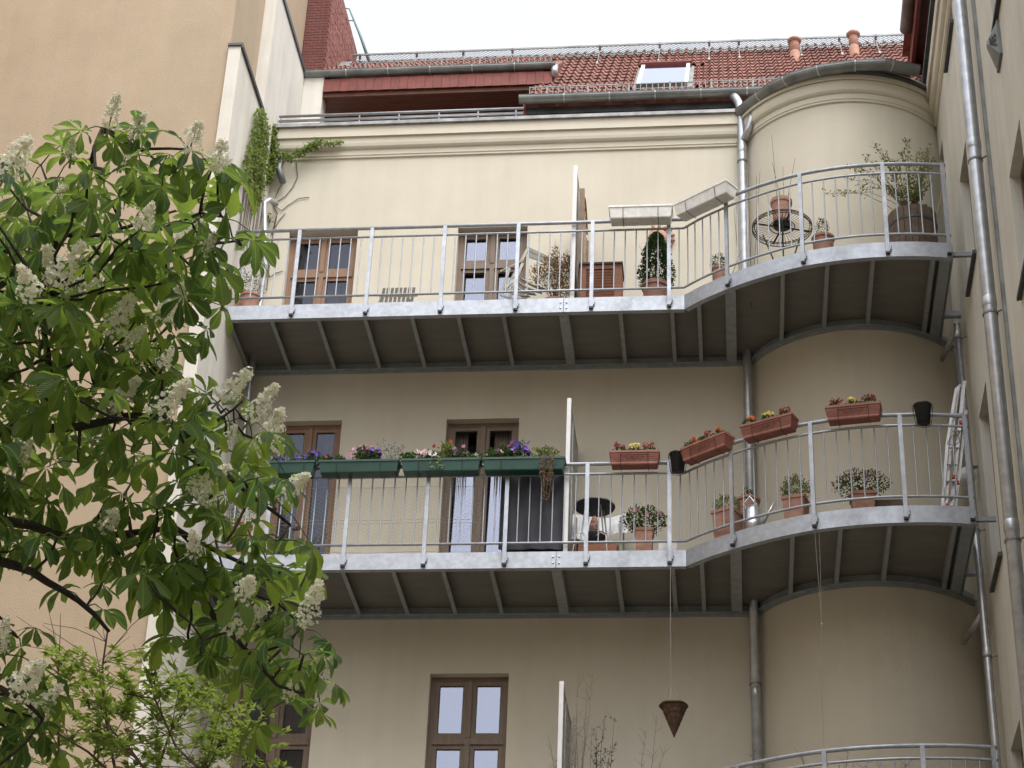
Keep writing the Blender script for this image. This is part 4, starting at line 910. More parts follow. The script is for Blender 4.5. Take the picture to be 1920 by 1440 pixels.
# trailing brown stems
t_, C_, T_, O_, L2_, h_ = gb[3]; c = C_+T_*L2_*.55+O_*.09+Vector((0,0,h_)); ft = thing('trailing_plant', 'brown withered stems trailing down in front of the dark panel', 'plant', c, group='plants in the green troughs')
m = MB(); l = MB()
for k in range(16):
    x = r.uniform(-.11,.10); p = [c+T_*x*.7+Vector((0,0,.02)), c+T_*x+O_*.03+Vector((0,0,-.03)), c+T_*(x*.8)+O_*.03+Vector((0,0,-.18-r.random()*.08)), c+T_*(x*.5+r.uniform(-.02,.02))+O_*.02+Vector((0,0,-.2-r.random()*.42))]
    m.tube(p, .0022, 4)
    for _ in range(14): q = random.Random(k*99+_).uniform(0,1); a = p[1].lerp(p[3], q); leaf_quad(l, a+rv(r)*.014, rv(r)-Vector((0,0,.4)), rv(r), .026, .015)
part('stems', m, M['twig'], ft, kind='stuff'); part('foliage', l, M['dry'], ft, kind='stuff')
t_, C_, T_, O_, L2_, h_ = gb[2]; m = MB(); c = C_-T_*L2_*.12+O_*.095+Vector((0,0,h_*.75))
for _ in range(26): leaf_quad(m, c+T_*r.uniform(-.06,.08)+O_*r.uniform(0,.02)+Vector((0,0,r.uniform(-.09,.05))), rv(r)-Vector((0,0,.3)), Vector((0,-1,.3)), .035, .022)
ft = thing('trailing_plant', 'small green shoot hanging over the front of the third trough', 'plant', c, group='plants in the green troughs'); part('foliage', m, M['shrub_green'], ft, kind='stuff')
# white empty planters on the top rail
flowerbox('empty dirty white planter hung level on the top balcony rail', 3.3, 1143, 1262, M['whiteplastic'], soil=False, off=.13, h=.17, zt=1.335, grp='empty white planters', ribs=False, wt=.105, wb=.08, name='planter', cat='planter', zrow=1.2)
flowerbox('empty dirty white planter on the rising curve of the top rail', 3.3, 1287, 1386, M['whiteplastic'], soil=False, off=.12, h=.17, zt=1.335, grp='empty white planters', ribs=False, wt=.105, wb=.08, name='planter', cat='planter', zrow=1.2)
# black buckets on rail
for px, lab in ((1272,'small black pot in a wire ring at the kink of the rail'),(1729,'small black pot in a wire ring near the right end of the rail')):
    p, t = path_s(s_px(px, 1.2)); o = Vector((t.y,-t.x)); c = Vector((p.x+o.x*.12, p.y+o.y*.12, 1.10)); th = thing('hanging_pot', lab, 'pot', c, group='black pots on the middle rail')
    m = MB(); m.lathe(c, [(0,0),(.068,0),(.088,.19),(.097,.195),(.097,.215),(.088,.215),(.064,.02),(0,.02)], 18); part('pot', m, M['black'], th, smooth=True)
    m = MB(); m.tube([c+Vector((.108*math.cos(a),.108*math.sin(a),.195)) for a in [2*math.pi*k/20 for k in range(20)]], .003, 4, closed=True); m.tube([c+Vector((.08*math.cos(a),.08*math.sin(a),-.01)) for a in [2*math.pi*k/20 for k in range(20)]], .003, 4, closed=True)
    for a in (0,1.57,3.14,4.71): m.tube([c+Vector((.108*math.cos(a),.108*math.sin(a),.195)), c+Vector((.08*math.cos(a),.08*math.sin(a),-.01))], .003, 4)
    part('wire_ring', m, M['wire'], th)
# ------------------------------------------------------------------ chicken wire and dark panel on the middle balcony
cw = thing('wire_netting', 'fine hexagonal wire netting behind the railing of the middle balcony', 'wire netting', (-.2,.03,.3))
m = MB(); s_ = .028; x = -1.62; i = 0; dxh = s_*1.5
def wseg(a, b): 
    a, b = Vector((a[0],.028,a[1])), Vector((b[0],.028,b[1])); m.tube([a, b], .0011, 3, caps=False)
while x < .92:
    z = .28+(s_*.866 if i % 2 else 0)
    while z < 1.03:
        wseg((x,z),(x+s_*.5,z+s_*.866)); wseg((x,z),(x+s_*.5,z-s_*.866)); wseg((x+s_*.5,z+s_*.866),(x+s_*1.5,z+s_*.866)) 
        z += s_*1.732
    x += s_*1.5; i += 1
for z in (.22,.58,.62,1.03): m.tube([(-1.62,.028,z+.01*math.sin(5*x_)) if False else (x_,.028,z+.006*math.sin(6*x_)) for x_ in [-1.62+k*.16 for k in range(17)]], .002, 4)
part('mesh', m, M['steelwire'], cw, kind='stuff')
dp = thing('fabric_screen', 'charcoal fabric panel tied behind the railing under the last green trough', 'panel', (1.25,.05,.2))
m = MB(); xa, xb = at(937,1000,1,.07).x, at(1056,1000,1,.07).x
nx, nz = 24, 10
vs = [(xa+(xb-xa)*i/nx, .07+.012*math.sin(i*.9+j*.2)+.01*math.sin(i*.37), .26+(1.18-.26)*j/nz) for j in range(nz+1) for i in range(nx+1)]
m.add(vs, [(j*(nx+1)+i, j*(nx+1)+i+1, (j+1)*(nx+1)+i+1, (j+1)*(nx+1)+i) for j in range(nz) for i in range(nx)]); part('fabric', m, M['darkpanel'], dp, smooth=True)
m = MB(); m.tube([(xa,.06,.26),(xa,.06,1.18)], .008, 6); m.tube([(xb,.06,.26),(xb,.06,1.18)], .008, 6); m.box(xa,xb,.3,.33,.15,.9); part('frame', m, M['black'], dp)
# ------------------------------------------------------------------ things on the top balcony
def at_y(px, py, y): return at(px, py, 1, y)
# folded slatted table leaning low
c0 = at_y(714,549,.45); c1 = at_y(778,547,.45)
th = thing('folding_chair', 'pale slatted folding chair back showing just above the top balcony edge', 'chair', (c0.x,.45,DT))
n = 8
for k in range(n):
    x = c0.x+(c1.x-c0.x)*(k+.25)/n; m = MB(); m.obox((x+.01,.43,c0.z-.16), (.017,0,0), (0,.006,0), (.03*1,-.06,.17)); part('slat', m, M['wood_grey'], th)
m = MB(); m.bar((c0.x-.03,.40,c0.z-.30),(c0.x+.02,.47,c0.z+.0),.02,.02); m.bar((c1.x+.02,.40,c0.z-.30),(c1.x-.1,.47,c0.z-.02),.02,.02); m.box(c0.x-.02,c1.x+.03,.47,.485,c0.z-.045,c0.z-.02); part('frame', m, M['wood_grey'], th)
# folding deck chair, placed by its main joints (depth chosen on the deck)
th = thing('deck_chair', 'weathered grey folding armchair with slatted seat on the top balcony', 'chair', (1.2,.5,DT))
def Q(zx, zy, y): return at_y(900+zx/8.727, 430+zy/8.727, y)   # measured on an enlarged crop
def cbar(name, a, b, wd=.035, th_=.018, up=(0,1,0)):
    m = MB(); m.bar(a, b, wd, th_, up); return part(name, m, M['wood_grey'], th)
cbar('back_post', Q(420,1000,.55), Q(800,290,.75)); cbar('back_post', Q(1110,980,.25), Q(1200,680,.35))
m = MB()
a_, b_, c_, d_ = Q(800,290,.75), Q(1250,500,.35), Q(1240,610,.35), Q(785,450,.73)
for u0, u1 in ((0,.40),(.46,1)):
    p = [a_.lerp(d_,u0), b_.lerp(c_,u0), b_.lerp(c_,u1), a_.lerp(d_,u1)]; m = MB(); m.prism(p, (0,.014,.0)); part('back_slat', m, M['wood_grey'], th)
for k, (q0, q1) in enumerate((((660,800),(1080,990)),((640,880),(1000,1030)),((610,960),(900,1060)),((590,1040),(800,1090)),((600,1110),(760,1130)))):
    m = MB(); p = [Q(q0[0]+(q1[0]-q0[0])*t, q0[1]+(q1[1]-q0[1])*t+26*math.sin(t*math.pi), .62-.07*k-.22*t) for t in [j/6 for j in range(7)]]
    for a, b in zip(p[:-1], p[1:]): m.bar(a, b, .05, .012, (0,.3,1))
    part('seat_slat', m, M['wood_grey'], th)
cbar('arm', Q(310,700,.45), Q(690,520,.65), .05, .02, (0,0,1)); cbar('arm', Q(970,850,.15), Q(1190,740,.35), .04, .018, (0,0,1))
cbar('leg', Q(480,640,.5), Q(350,1080,.4)); cbar('leg', Q(430,950,.42), Q(560,830,.5)); cbar('leg', Q(540,930,.45), Q(480,1160,.45)); cbar('leg', Q(700,560,.6), Q(540,930,.45)); cbar('leg', Q(420,960,.3), Q(760,1200,.2)); cbar('stretcher', Q(350,1080,.4), Q(560,1150,.35), .025, .015)
# dried plant in a pot
c = Vector((at_y(1040,540,.35).x, .35, DT)); th = thing('dry_plant', 'dried brown bush in a pot left of the tall screen', 'plant', c, group=None)
pot(th, c, .13, .10, .22, M['terracotta']); m = MB(); s_ = MB(); rr = random.Random(3)
for cx_, cy_, w_, h_, dn in ((1010,515,17,24,420),(1035,505,20,30,500),(1058,510,18,34,600),(1042,480,7,22,140),(1066,495,10,22,220),(1050,540,28,16,500)):
    cc = at_y(cx_, cy_, .33); k_ = 1/150; cloud(m, cc, (w_*k_, .12, h_*k_*1.1), dn, .030, .015, rr, shell=.1, up=.6)
for k in range(26): e = at_y(rr.uniform(1000,1072), rr.uniform(470,520), .33); s_.tube([c+Vector((rr.uniform(-.05,.05),0,.2)), c.lerp(e,.6)+Vector((0,0,.1)), e], [.003,.0025,.0012], 4)
e = at_y(1041,447,.33); s_.tube([c+Vector((0,0,.2)), e], [.005,.0015], 4)
part('foliage', m, M['dry'], th, kind='stuff'); part('stems', s_, M['twig'], th, kind='stuff')
# cabinet
xa, xb = at_y(1088,500,.30).x, at_y(1166,500,.30).x; zt = at_y(1130,496,.26).z; ya, yb = .26, .62
th = thing('balcony_cabinet', 'reddish wooden cabinet with louvred front and dark lid', 'cabinet', ((xa+xb)/2,.5,DT))
m = MB(); m.box(xa,xb,ya+.02,yb,DT,zt); part('body', m, M['cabinet'], th)
m = MB(); m.box(xa-.012,xb+.014,ya-.02,yb+.02,zt,zt+.025); part('lid', m, M['black'], th)
m = MB(); m.box(xa,xa+.075,ya,ya+.019,DT,zt); m.box(xb-.085,xb,ya,ya+.019,DT,zt); m.box(xa+.075,xb-.085,ya,ya+.019,zt-.06,zt); part('door_frame', m, M['cabinet'], th)
m = MB(); m.box(xa+.075,xb-.085,ya+.014,ya+.0185,DT,zt-.06); part('louvre_gap_shade', m, M['black'], th)  # black sheet standing in for the shade between the louvres
z = DT+.02
while z < zt-.09:
    m = MB(); m.obox(((xa+.07+xb-.08)/2,ya+.008,z+.017), ((xb-xa-.15)/2,0,0), (0,.004,.002), (0,.004,-.0130)); part('louvre', m, M['cabinet'], th); z += .0395
# boxwood in terracotta pot
c = Vector((at_y(1229,530,.33).x,.33,DT)); th = thing('boxwood_pot', 'dark boxwood cone in a terracotta pot beside the cabinet', 'plant', c)
hz = at_y(1229,524,.2).z-DT; pot(th, c, .155, .115, hz, M['terracotta'], rim=.05); m = MB(); zt = at_y(1226,438,.33).z; rr = random.Random(9)
for k in range(3600):
    u = rr.random()**.9; z = DT+hz-.03+(zt-DT-hz+.03)*u; rad = .24*(1-u)**.5*(1+.12*math.sin(u*13)*math.sin(u*31+1))*(1 if u > .12 else .8); a = rr.uniform(0,2*math.pi); q = rad*rr.uniform(.45,1.04)
    leaf_quad(m, Vector((c.x+q*math.cos(a)+.01, c.y+q*.7*math.sin(a), z)), Vector((math.cos(a),math.sin(a),.8))+rv(rr)*.5, rv(rr), .032, .021)
part('foliage', m, M['box_green'], th, kind='stuff'); m = MB(); rr = random.Random(2)
for (px, py) in ((1198,460),(1203,470),(1190,497)):
    e = at_y(px,py,.3); s0 = e+Vector((.07,0,-.16)); m.tube([s0,e],[.003,.0015],4)
m.tube([c+Vector((0,0,.1)),c+Vector((0,0,.8))],.012,6); part('stems', m, M['twig'], th)
# sun face wall ornament
c = at_y(1237,447,W-.03); th = thing('wall_ornament', 'round terracotta sun ornament with stubby rays on the wall', 'ornament', c)
m = MB(); q = [(.0,-.06),(.07,-.052),(.12,-.02),(.135,.02)]; n=20
o = []; 
for rr_, dy in q:
    for k in range(n): a = 2*math.pi*k/n; o.append((c.x+rr_*math.cos(a)-.02, c.y+dy, c.z+rr_*math.sin(a)*1.08))
m.add(o, [(i*n+k,i*n+(k+1)%n,(i+1)*n+(k+1)%n,(i+1)*n+k) for i in range(3) for k in range(n)])
m.sphere((c.x-.02,c.y-.06,c.z-.01), (.018,.03,.035), 8, 5); m.sphere((c.x-.06,c.y-.045,c.z+.035),(.02,.02,.014),8,5); m.sphere((c.x+.02,c.y-.045,c.z+.035),(.02,.02,.014),8,5); m.sphere((c.x-.02,c.y-.05,c.z-.065),(.035,.015,.012),8,5)
part('disc', m, M['terracotta'], th, smooth=True)
for k in range(9):
    a = -1.45+k*.42; m = MB(); d = Vector((math.cos(a),0,math.sin(a))); m.sphere((0,0,0),(1,1,1),8,5)
    m.v = [tuple(Vector((c.x-.02,c.y+.0,c.z))+d*(.172+.05*v[0])+Vector((-d.z,0,d.x))*.026*v[1]+Vector((0,.022*v[2],0))) for v in m.v]; part('sun_ray', m, M['terracotta'], th, smooth=True)
# small boxwood ball pot at kink
def ballpot(px, py_pot, py_top, y, zf, label, rp, rf, mt='box_green', hh=None, grp=None, sq=False, nl=500, lf=.022, name='potted_shrub', flowers=None, ang=0, potm='terracotta', wide=1.0, ex=None, cat='plant'):
    xz = at_y(px, py_pot, y); c = Vector((xz.x, y, zf)); h = max(.1, xz.z-zf) if hh is None else hh
    th = thing(name, label, cat, c, group=grp)
    if sq: sqpot(th, c, rp, rp*.8, h, M[potm], ang, rim=.035)
    else: pot(th, c, rp, rp*.72, h, M[potm])
    zt = at_y(px, py_top, y).z; cz = (zt+zf+h)/2; rz = max(.03,(zt-zf-h)/2+.03); r3 = random.Random(int(px)); m = MB()
    cloud(m, (c.x,c.y,cz), (rf*wide,rf*.8,rz), nl, lf, lf*.55, r3, shell=.35, up=.5); part('foliage', m, M[mt], th, kind='stuff')
    if flowers:
        m = MB()
        for _ in range(flowers[1]):
            d = rv(r3); d.z = abs(d.z)*.9-.15; p = Vector((c.x+d.x*rf*wide*1.08, c.y+d.y*rf*.8, cz+d.z*rz*1.12)); flower(m, p, flowers[2]*r3.uniform(.8,1.2), r3, 7, nrm=(d+Vector((0,-.3,.1))))
        part('blossom', m, M[flowers[0]], th, kind='stuff')
    return th, c, h
ballpot(1348,504,481,-.12+.25,DT,'small round boxwood in a pot at the start of the top curve',.085,.10)
# stakes
th = thing('plant_stakes', 'thin bare stakes and dead stems standing by the drainpipe on the top balcony', 'stakes', (4.3,.1,DT))
m = MB()
for (a, b) in (((1457,372),(1447,253)),((1462,365),(1448,305)),((1479,360),(1491,296)),((1470,375),(1468,312)),((1420,480),(1418,330)),((1407,490),(1403,325)),((1416,470),(1425,322)),((1383,470),(1376,390)),((1378,500),(1390,470))):
    yy = .05; p, q = at_y(*a, yy), at_y(*b, yy); p = p-(q-p)*.5; m.tube([p,q],[.004,.002],4)
part('stems', m, M['twig'], th, kind='stuff')
# round wire table with pot
tc = at_y(1466,412,-.10); R_ = at_y(1522,412,-.10).x-tc.x; tz = at_y(1466,421,-.10).z
th = thing('wire_table', 'round dark wire garden table seen from below on the bay balcony', 'table', (tc.x,-.1,DT)); c = Vector((tc.x,-.10,tz-.03))
m = MB(); N = 40
for rr_, zz in ((R_,0),(R_,-.045),(R_*.93,-.0),(R_*.42,-.005)): m.tube([c+Vector((rr_*math.cos(2*math.pi*k/N), rr_*math.sin(2*math.pi*k/N), zz)) for k in range(N)], .0055, 5, closed=True)
part('rim', m, M['wire'], th)
m = MB()
for k in range(44): a = 2*math.pi*k/44; d = Vector((math.cos(a),math.sin(a),0)); m.tube([c+d*.03, c+d*R_], .003, 4)
for k in range(60):
    a, b = 2*math.pi*k/60, 2*math.pi*(k+1)/60; za, zb2 = (0,-.045) if k % 2 else (-.045,0)
    m.tube([c+Vector((R_*math.cos(a),R_*math.sin(a),za)), c+Vector((R_*math.cos(b),R_*math.sin(b),zb2))], .0022, 4)
    m.tube([c+Vector((R_*math.cos(a),R_*math.sin(a),zb2)), c+Vector((R_*math.cos(b),R_*math.sin(b),za))], .0022, 4)
part('wire_top', m, M['wire'], th, kind='stuff')
m = MB(); 
for a in (.3,.3+math.pi/2): d = Vector((math.cos(a),math.sin(a),0)); m.bar(c-d*R_+Vector((0,0,-.012)), c+d*R_+Vector((0,0,-.012)), .022, .008)
part('cross_brace', m, M['wire'], th)
for k in range(3):
    a = .5+k*2.1; d = Vector((math.cos(a),math.sin(a),0)); m = MB(); zf = DT-c.z
    m.tube([c+d*R_*.75+Vector((0,0,-.02)), c+d*R_*.62+Vector((0,0,-.15)), c+d*R_*.35+Vector((0,0,zf*.5)), c+d*R_*.5+Vector((0,0,zf*.8)), c+d*R_*.75+Vector((0,0,zf))], .009, 6)
    m.tube([c+d*(R_*.45+.05*math.cos(q))+Vector((0,0,zf*.62+.05*math.sin(q))) for q in [j*.6 for j in range(9)]], .006, 5); part('leg', m, M['wire'], th, smooth=True)
c2 = Vector((c.x,c.y,tz-.02)); th = thing('terracotta_pot', 'orange terracotta pot standing on the round wire table', 'pot', c2)
m = MB(); hp = at_y(1467,373,-.15).z-c2.z; m.lathe(c2, [(0,0),(.085,0),(.118,hp-.05),(.128,hp-.05),(.130,hp),(.115,hp),(.10,.05),(0,.05)], 20); part('pot', m, M['terracotta'], th)
m = MB(); m.lathe(c2-Vector((0,0,.002)), [(0,-.012),(.10,-.012),(.115,.012),(.11,.012),(0,-.004)], 20); part('saucer', m, M['black'], th)
ballpot(1543,447,412,-.35,DT,'small conifer in a shallow terracotta bowl, right of the wire table',.125,.075,hh=None,nl=350)
# barrel with shrub
y = -.25; c = Vector((at_y(1712,440,y).x, y, DT)); zt = at_y(1712,409,y).z; rb = at_y(1758,430,y).x-c.x-.0
th = thing('barrel_planter', 'big old half barrel planter at the right end of the top balcony', 'planter', c); h = zt-DT; N = 22
for k in range(N):
    m = MB(); a0, a1 = 2*math.pi*(k+.04)/N, 2*math.pi*(k+.96)/N; vs = []
    for zz, rr_ in ((0,rb*.84),(h*.5,rb*.97),(h,rb)):
        for a in (a0,a1):
            for dr in (0,-.025): vs.append((c.x+(rr_+dr)*math.cos(a), c.y+(rr_+dr)*math.sin(a), DT+zz))
    m.add(vs, [(0,2,6,4),(4,6,10,8),(1,5,7,3),(5,9,11,7),(8,10,11,9),(0,4,5,1),(4,8,9,5),(2,3,7,6),(6,7,11,10)]); part('stave', m, M['barrel'], th)
for zz in (.25,.8):
    m = MB(); rr_ = rb*(.84+.16*zz)+.012; m.lathe((c.x,c.y,DT+h*zz), [(rr_-.012,0),(rr_,0),(rr_+.002,.03),(rr_-.01,.03)], 32); part('hoop', m, M['darkzinc'], th)
m = MB(); m.disc((c.x,c.y,zt-.04), rb*.95, 20); part('soil', m, M['soil'], th)
th = thing('leafy_shrub', 'light green shrub with arching branches growing from the half barrel', 'shrub', c+Vector((0,0,h))); sm, lm = MB(), MB(); rr = random.Random(21)
tips = [(1640,272),(1655,285),(1668,300),(1622,293),(1612,315),(1590,335),(1700,262),(1690,285),(1712,305),(1725,285),(1745,275),(1752,300),(1738,320),(1590,312),(1560,362),(1545,362),(1640,330),(1660,345),(1672,360),(1700,330),(1730,340),(1745,345),(1690,380),(1705,395),(1730,370),(1720,400),(1740,392),(1680,300),(1612,350),(1680,400),(1700,360),(1722,355),(1735,300)]
base = c+Vector((0,0,h-.02))
for px, py in tips:
    e = at_y(px, py, y+rr.uniform(-.15,.2)); b_ = base+Vector((rr.uniform(-.06,.06),rr.uniform(-.06,.06),0)); mid = b_.lerp(e,.55)+Vector((rr.uniform(-.02,.02),0,.10+ (.08 if px < 1640 else 0))); path = [b_, b_.lerp(mid,.5)+Vector((0,0,.05)), mid, e]; sm.tube(path, [.004,.0035,.0025,.0012], 5)
    for _ in range(85 if px > 1640 else 40):
        u = 1-rr.random()**1.3*.75 if px > 1640 else 1-rr.random()**2*.5; p = (path[1].lerp(mid, (u-.25)/.35) if u < .6 else mid.lerp(e, (u-.6)/.4)); leaf_quad(lm, p+rv(rr)*(.035 if u > .8 else .02), rv(rr)+Vector((0,0,.6)), rv(rr), .040, .019)
part('stems', sm, M['twig'], th, kind='stuff'); part('foliage', lm, M['shrub_green'], th, kind='stuff')
m = MB(); m.tube([at_y(1757,400,-.5), at_y(1773,330,-.7)], .008, 6); single('cane', m, mat('bamboo_cane', (.55,.42,.22), .7), 'light bamboo cane leaning in the right corner of the top railing', 'cane', at_y(1757,400,-.5))
ballpot(440,548,500,.4,DT,'dark shrub in a pot behind the tree at the left end of the top balcony',.14,.2,nl=500)
th_, c_, h_ = ballpot(470,556,520,.25,DT,'low dark potted plant behind the leaves at the left end of the top balcony',.12,.15,nl=300)
# ------------------------------------------------------------------ things on the middle balcony
# round table seen from below
y = .38; tc = at_y(1115,951,y); R_ = (at_y(1153,951,y).x-at_y(1077,951,y).x)/2
th = thing('garden_table', 'round dark table top seen from below on the middle balcony', 'table', (tc.x,y,DM))
m = MB(); m.lathe((tc.x,y,tc.z-.01), [(0,0),(R_-.012,0),(R_,.004),(R_,.022),(R_-.004,.026),(0,.026)], 36); part('table_top', m, M['darkpanel'], th)
m = MB(); m.tube([(tc.x+R_*math.cos(2*math.pi*k/36), y+R_*math.sin(2*math.pi*k/36), tc.z+.006) for k in range(36)], .007, 5, closed=True); part('rim', m, M['alu'], th)
for a in (.6,2.2,3.8,5.4): m = MB(); m.tube([(tc.x+.12*math.cos(a),y+.12*math.sin(a),tc.z-.01),(tc.x+.22*math.cos(a),y+.22*math.sin(a),DM)], .009, 6); part('leg', m, M['steelwire'], th)
# white draped cloth over a chair behind
xa, xb = at_y(1072,965,.85).x, at_y(1176,965,.85).x; zt = at_y(1120,963,.85).z
th = thing('draped_chair', 'low chair covered with a white cloth behind the round table', 'chair', ((xa+xb)/2,.85,DM))
m = MB(); nx, nz = 36, 14; vs = []
for j in range(nz+1):
    for i in range(nx+1):
        u, v = i/nx, j/nz; x = xa+(xb-xa)*u; sag = .05*math.sin(u*math.pi)*(1-v); bot = .30+.10*math.sin(u*2.4+1)
        vs.append((x+.02*(u-.5)*v, .85-.12*v-.03*math.sin(u*17)*v-.02*math.sin(u*7+v*5), zt-sag-bot*v+.012*math.sin(u*11)*v))
m.add(vs, [(j*(nx+1)+i, j*(nx+1)+i+1, (j+1)*(nx+1)+i+1, (j+1)*(nx+1)+i) for j in range(nz) for i in range(nx)])
vs2 = [(x, .86 if k else vs[i][1], vs[i][2]) for k in (0,1) for i, (x,_,_2) in enumerate(vs[:nx+1])]
m.add([vs[i] for i in range(nx+1)]+[(vs[i][0],1.12,vs[i][2]-.04) for i in range(nx+1)], [(i,i+1,nx+1+i+1,nx+1+i) for i in range(nx)]); part('cloth', m, M['cloth'], th, smooth=True)
for x in (xa+.06,xb-.06):
    for yy in (.72,1.08): m = MB(); m.box(x-.017,x+.017,yy-.017,yy+.017,DM,zt-.12); part('leg', m, M['wood_grey'], th)
m = MB(); m.box(xa+.05,xb-.05,.70,1.1,DM+.18,DM+.21); part('seat', m, M['cabinet'], th)
# bell shaped clay lantern + black bowl grill + wire chair
b_ = at_y(1114,1000,.22); th = thing('clay_lantern', 'small orange clay lantern with dark holes hanging in front of the white cloth', 'lantern', b_)
m = MB(); hl = at_y(1114,969,.22).z-b_.z; m.lathe(b_, [(0,0),(.058,0),(.055,hl*.45),(.036,hl*.78),(.026,hl*.97),(.02,hl),(0,hl)], 14); part('body', m, M['terracotta'], th, smooth=True)
m = MB()
for zz, dx in ((.3,-.02),(.35,.022),(.6,.0),(.62,-.025)): m.obox(b_+Vector((dx,-.054+.02*zz,hl*zz)), (.008,0,0), (0,.006,0), (0,0,.009))
part('light_holes', m, M['black'], th)
bc = at_y(1116,1003,.22); th = thing('kettle_grill', 'dark bowl standing on a red brown crate under the round table', 'grill', (bc.x,.22,DM))
m = MB(); m.lathe((bc.x,.22,bc.z-.11), [(0,0),(.05,.005),(.10,.04),(.125,.09),(.128,.105),(.12,.105),(.1,.06),(0,.04)], 22); part('bowl', m, M['darkpanel'], th, smooth=True)
m = MB(); m.box(bc.x-.18,bc.x+.24,.16,.42,DM,bc.z-.11); part('crate', m, M['cabinet'], th)
th = thing('wire_chair', 'thin white wire chair frame just behind the railing', 'chair', (bc.x,.1,DM)); m = MB()
for (px, s_) in ((1078,-1),(1136,1)):
    p = [at_y(1074 if s_ < 0 else 1138,1032,.08), at_y(1080 if s_ < 0 else 1136,1003,.08), at_y(1090 if s_ < 0 else 1126,998,.1), at_y(1100 if s_ < 0 else 1118,1004,.12)]; m.tube([Vector((p[0].x,.08,DM))]+p, .0055, 6)
part('frame', m, M['white'], th, smooth=True)
m = MB(); q0, q1 = at_y(1057,1010,.25), at_y(1073,1035,.25); m.lathe(((q0.x+q1.x)/2,.25,DM), [(0,0),(.07,0),(.085,.12),(.075,.24),(0,.26)], 14); single('dark_pot', m, M['barrel'], 'dark rounded pot squeezed beside the white screen post', 'pot', ((q0.x+q1.x)/2,.25,DM))
m = MB(); xa, xb = at_y(1235,1024,.12).x, at_y(1262,1024,.12).x; m.box(xa,xb+.04,.1,.25,DM,at_y(1245,1018,.12).z); single('white_box', m, M['whiteplastic'], 'small white box on the deck beside the daisy pot', 'box', (xa,.12,DM))
G = 'potted plants on the middle balcony floor'
ballpot(1208,996,958,.15,DM,'round pink daisy bush in a square terracotta pot, right of the round table',.10,.24,mt='plant',sq=True,nl=1000,lf=.035,flowers=('f_daisy',60,.018),potm='terracotta',grp=G)
ballpot(1364,962,936,-.18,DM,'green bush in a square pot at the start of the bay curve',.13,.15,mt='shrub_green',sq=True,nl=520,lf=.03,grp=G,ang=-.5)
ballpot(1403,937,918,.35,DM,'tiny plant in a wide terracotta pot behind the watering can',.125,.065,nl=140,grp=G)
ballpot(1492,937,899,-.48,DM,'yellow green bush in a tall square pot on the bay curve',.12,.16,mt='shrub_green',sq=True,nl=700,lf=.03,grp=G,ang=-.3)
ballpot(1617,930,890,-.55,DM,'wide mauve daisy bush spilling from a square pot in the bay',.125,.27,mt='plant',sq=True,nl=900,lf=.034,flowers=('f_daisy',70,.019),grp=G,wide=1.1)
# watering can
y = -.22; c = Vector((at_y(1412,975,y).x,y,DM)); hz = at_y(1412,950,y).z-DM; th = thing('watering_can', 'galvanised watering can with long spout on the bay balcony', 'watering can', c)
m = MB(); m.lathe(c, [(0,0),(.105,0),(.105,hz*.45),(.108,hz*.47),(.103,hz*.5),(.095,hz*.86),(.06,hz),(0,hz)], 20); part('body', m, M['alu'], th, smooth=True)
m = MB(); m.tube([at_y(1428,985,y),at_y(1452,942,y-.02)], [.022,.011], 10); part('spout', m, M['alu'], th, smooth=True)
m = MB(); m.tube([c+Vector((-.07,0,hz*.8)),c+Vector((-.09,0,hz*1.1)),c+Vector((-.03,0,hz*1.28)),c+Vector((.04,0,hz*1.05)),c+Vector((.05,0,hz*.9))], .010, 8); part('handle', m, M['alu'], th, smooth=True)
# thin window box right of the last pot (board against wall)
m = MB(); q = at_y(1640,945,-.35); m.box(q.x,q.x+.34,-.45,-.30,DM,q.z); single('low_trough', m, M['barrel'], 'low dark trough on the deck right of the mauve daisies', 'trough', (q.x,-.4,DM))
# ladder
th = thing('folding_ladder', 'folded aluminium ladder with red feet and stays leaning in the right corner', 'ladder', at_y(1785,955,-.45))
for nm, pts, rr_ in (('rail',[(1767,950,-.60),(1776,830,-.5),(1790,745,-.42),(1793,728,-.40)],.016),('rail',[(1773,950,-.55),(1783,830,-.42),(1797,725,-.34),(1801,722,-.33)],.016),('rail',[(1784,950,-.45),(1796,830,-.36),(1806,730,-.28),(1809,715,-.26)],.020),('rail',[(1792,950,-.40),(1803,850,-.3),(1812,770,-.2)],.014)):
    m = MB(); P_ = [at_y(*q) for q in pts]
    for a, b in zip(P_[:-1],P_[1:]): m.bar(a,b,rr_*1.9,rr_*1.3,(0,1,0))
    part(nm, m, M['alu'], th)
for k in range(6):
    f = k/6; a = at_y(1769+24*f,935-190*f,-.58+.16*f); b = at_y(1786+22*f,935-190*f,-.45+.15*f); m = MB(); m.tube([a,b],.010,6); part('rung', m, M['alu'], th)
for px, py in ((1777,948),(1787,952),(1789,894),(1795,905),(1802,792)): m = MB(); q = at_y(px,py,-.58 if py > 900 else -.5); m.obox(q,(.020,0,0),(0,.02,0),(0,0,.018)); part('foot' if py > 940 else 'clip', m, M['redplastic'], th)
m = MB(); m.tube([at_y(1776,832,-.62),at_y(1784,818,-.64),at_y(1796,815,-.60),at_y(1800,828,-.5),at_y(1788,836,-.6)],.004,5,closed=True); part('strap', m, M['black'], th)
c = at(1812,893,0,6.22); th = thing('wall_lamp', 'round white globe lamp on the wall behind the slim drainpipe', 'lamp', c); m = MB(); m.sphere(c, .105, 18, 12); part('globe', m, M['white'], th, smooth=True); m = MB(); m.tube([c+Vector((.03,0,.1)),c+Vector((.13,0,.12))],.02,8); part('bracket', m, M['zinc'], th)
